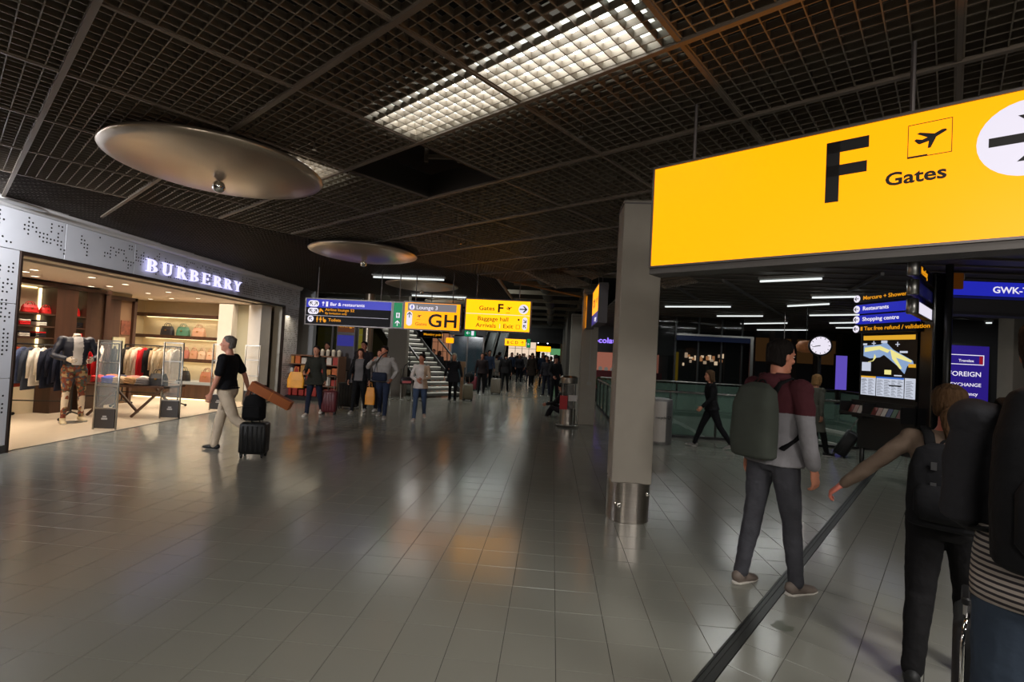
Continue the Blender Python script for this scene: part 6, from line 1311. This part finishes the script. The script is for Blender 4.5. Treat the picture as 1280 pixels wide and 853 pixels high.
# --- mannequin in the shop
quilt = M('quilted_navy', (28, 34, 52), .45, bump=.3, bs=6, stretch=(.2, .2, 14))
pat = M('patterned_leggings', (150, 100, 70), .7)
nt = pat.node_tree; vo = nt.nodes.new('ShaderNodeTexVoronoi'); vo.inputs['Scale'].default_value = 26; tc = nt.nodes.new('ShaderNodeTexCoord'); cr = nt.nodes.new('ShaderNodeValToRGB'); cr.color_ramp.interpolation = 'CONSTANT'
for p_, c in ((.0, (140, 80, 50)), (.3, (70, 80, 66)), (.5, (176, 150, 110)), (.66, (120, 56, 44)), (.82, (84, 88, 100))):
    e_ = cr.color_ramp.elements[0] if p_ == 0 else cr.color_ramp.elements.new(p_); e_.position = p_; e_.color = (*lin(c), 1)
sx_ = nt.nodes.new('ShaderNodeSeparateColor'); nt.links.new(tc.outputs['Object'], vo.inputs['Vector']); nt.links.new(vo.outputs['Color'], sx_.inputs[0]); nt.links.new(sx_.outputs[0], cr.inputs[0]); nt.links.new(cr.outputs[0], nt.nodes['Principled BSDF'].inputs['Base Color'])
mn = person('headless shop mannequin in a navy puffer jacket and patterned leggings by the racks', (-8.55, 8.35), 120, 1.84, headless=True, pose=dict(rl=(6, 2, 3), ll=(-4, 6, 5), ra=(10, 22, 76, -30), la=(10, 22, 76, -30), lean=0), skin=(222, 208, 190), top=(28, 34, 52), topm=quilt, top_style='jacket', hem=1.0, trousers=(150, 100, 70), wide_legs=.8, tname=pat, shoes=(200, 184, 150), name='mannequin', category='mannequin',
    top2=(lambda c: c.y > .07 and abs(c.x) < .07, cloth('mannequin_shirt', (214, 212, 214))))
q = PB(); q.lathe([(.17, 0), (.17, .012), (.02, .015), (.0, .015)], seg=24); q.obj('base_plate', STEEL2, mn['t'])
# --- the crowd at the far end of the hall: a few builds copied
protos = []
cols = [((34, 32, 38), (26, 28, 40)), ((74, 36, 44), (28, 28, 34)), ((92, 88, 86), (36, 40, 58)), ((46, 54, 74), (24, 24, 30)), ((120, 112, 104), (40, 38, 40)), ((28, 26, 28), (30, 30, 34)), ((60, 50, 44), (34, 36, 48))]
LB = 'person in the distant dark crowd filling the far end of the hall'; GR = 'people in the distant crowd'
rc_ = random.Random(21); spots = []
for k in range(80):
    y = 23 + 26 * rc_.random() ** .8; x = rc_.uniform(-.20 * y, -.015 * y + .3)
    if (abs(x + 2.0) < .45 and y < 27) or (x < -2.8 and 29.8 < y < 38.2) or (x < -1.2 and 42.5 < y < 46): continue
    if all((x - a) ** 2 + (y - b_) ** 2 > .45 for a, b_ in spots): spots.append((x, y))
for (x, y) in ((-5.3, 23.2), (-4.7, 24.0), (-4.1, 22.9), (-5.9, 24.6), (-3.5, 24.8), (-.2, 20.8), (.15, 22.0), (-.05, 24.5), (-.5, 26.4)): spots.append((x, y))
for k in range(6):
    pr = person(LB, (0, 0), 0, 1.64 + .04 * (k % 4), female=k % 2 == 1, vox=.02, hairstyle=('short', 'bob', 'short', 'ponytail', 'short', 'long')[k], top=cols[k][0], trousers=cols[k][1], skin=(170, 112, 90), hair=((30, 24, 22), (60, 40, 30), (90, 66, 44))[k % 3],
        pose=(dict(rl=(14, 4, 2), ll=(-12, 14, 2), ra=(-10, 10, 4, 6), la=(12, 10, 26, 4)) if k % 2 else dict(rl=(2, 0, 3), ll=(-2, 4, 3), ra=(4, 10, 30, 0), la=(2, 10, 8, 6))), group=GR, top_style=('jacket', 'coat', 'hoodie', 'jacket', 'coat', 'shirt')[k])
    protos.append(pr['t'])
for k, (x, y) in enumerate(spots):
    src = protos[k % 6]
    if k < 6: c = src
    else:
        c = src.copy(); C.objects.link(c)
        for ch in list(src.children):
            d_ = ch.copy(); C.objects.link(d_); d_.parent = c
            if ch.name.split('.')[0] in ('jacket', 'coat', 'sweatshirt', 'shirt') and k % 3:
                cc = cols[(k * 5) % 7][0]; d_.material_slots[0].link = 'OBJECT'; d_.material_slots[0].material = cloth('top_%d_%d_%d' % cc, cc)
            for g_ in ch.children: e_ = g_.copy(); C.objects.link(e_); e_.parent = d_
    ci = (k * 5) % 7 if (k >= 6 and k % 3) else k % 6
    c['label'] = 'distant walker in a %s top in the %s part of the far crowd' % (('charcoal', 'maroon', 'light grey', 'slate blue', 'beige-grey', 'black', 'dark brown')[ci], 'left' if x / y < -.13 else 'middle' if x / y < -.06 else 'right')
    c.location = (x, y, 0); c.rotation_euler = (0, 0, rc_.uniform(-.6, .6) + (pi if rc_.random() < .6 else 0)); s_ = rc_.uniform(.95, 1.05); c.scale = (s_, s_, s_)
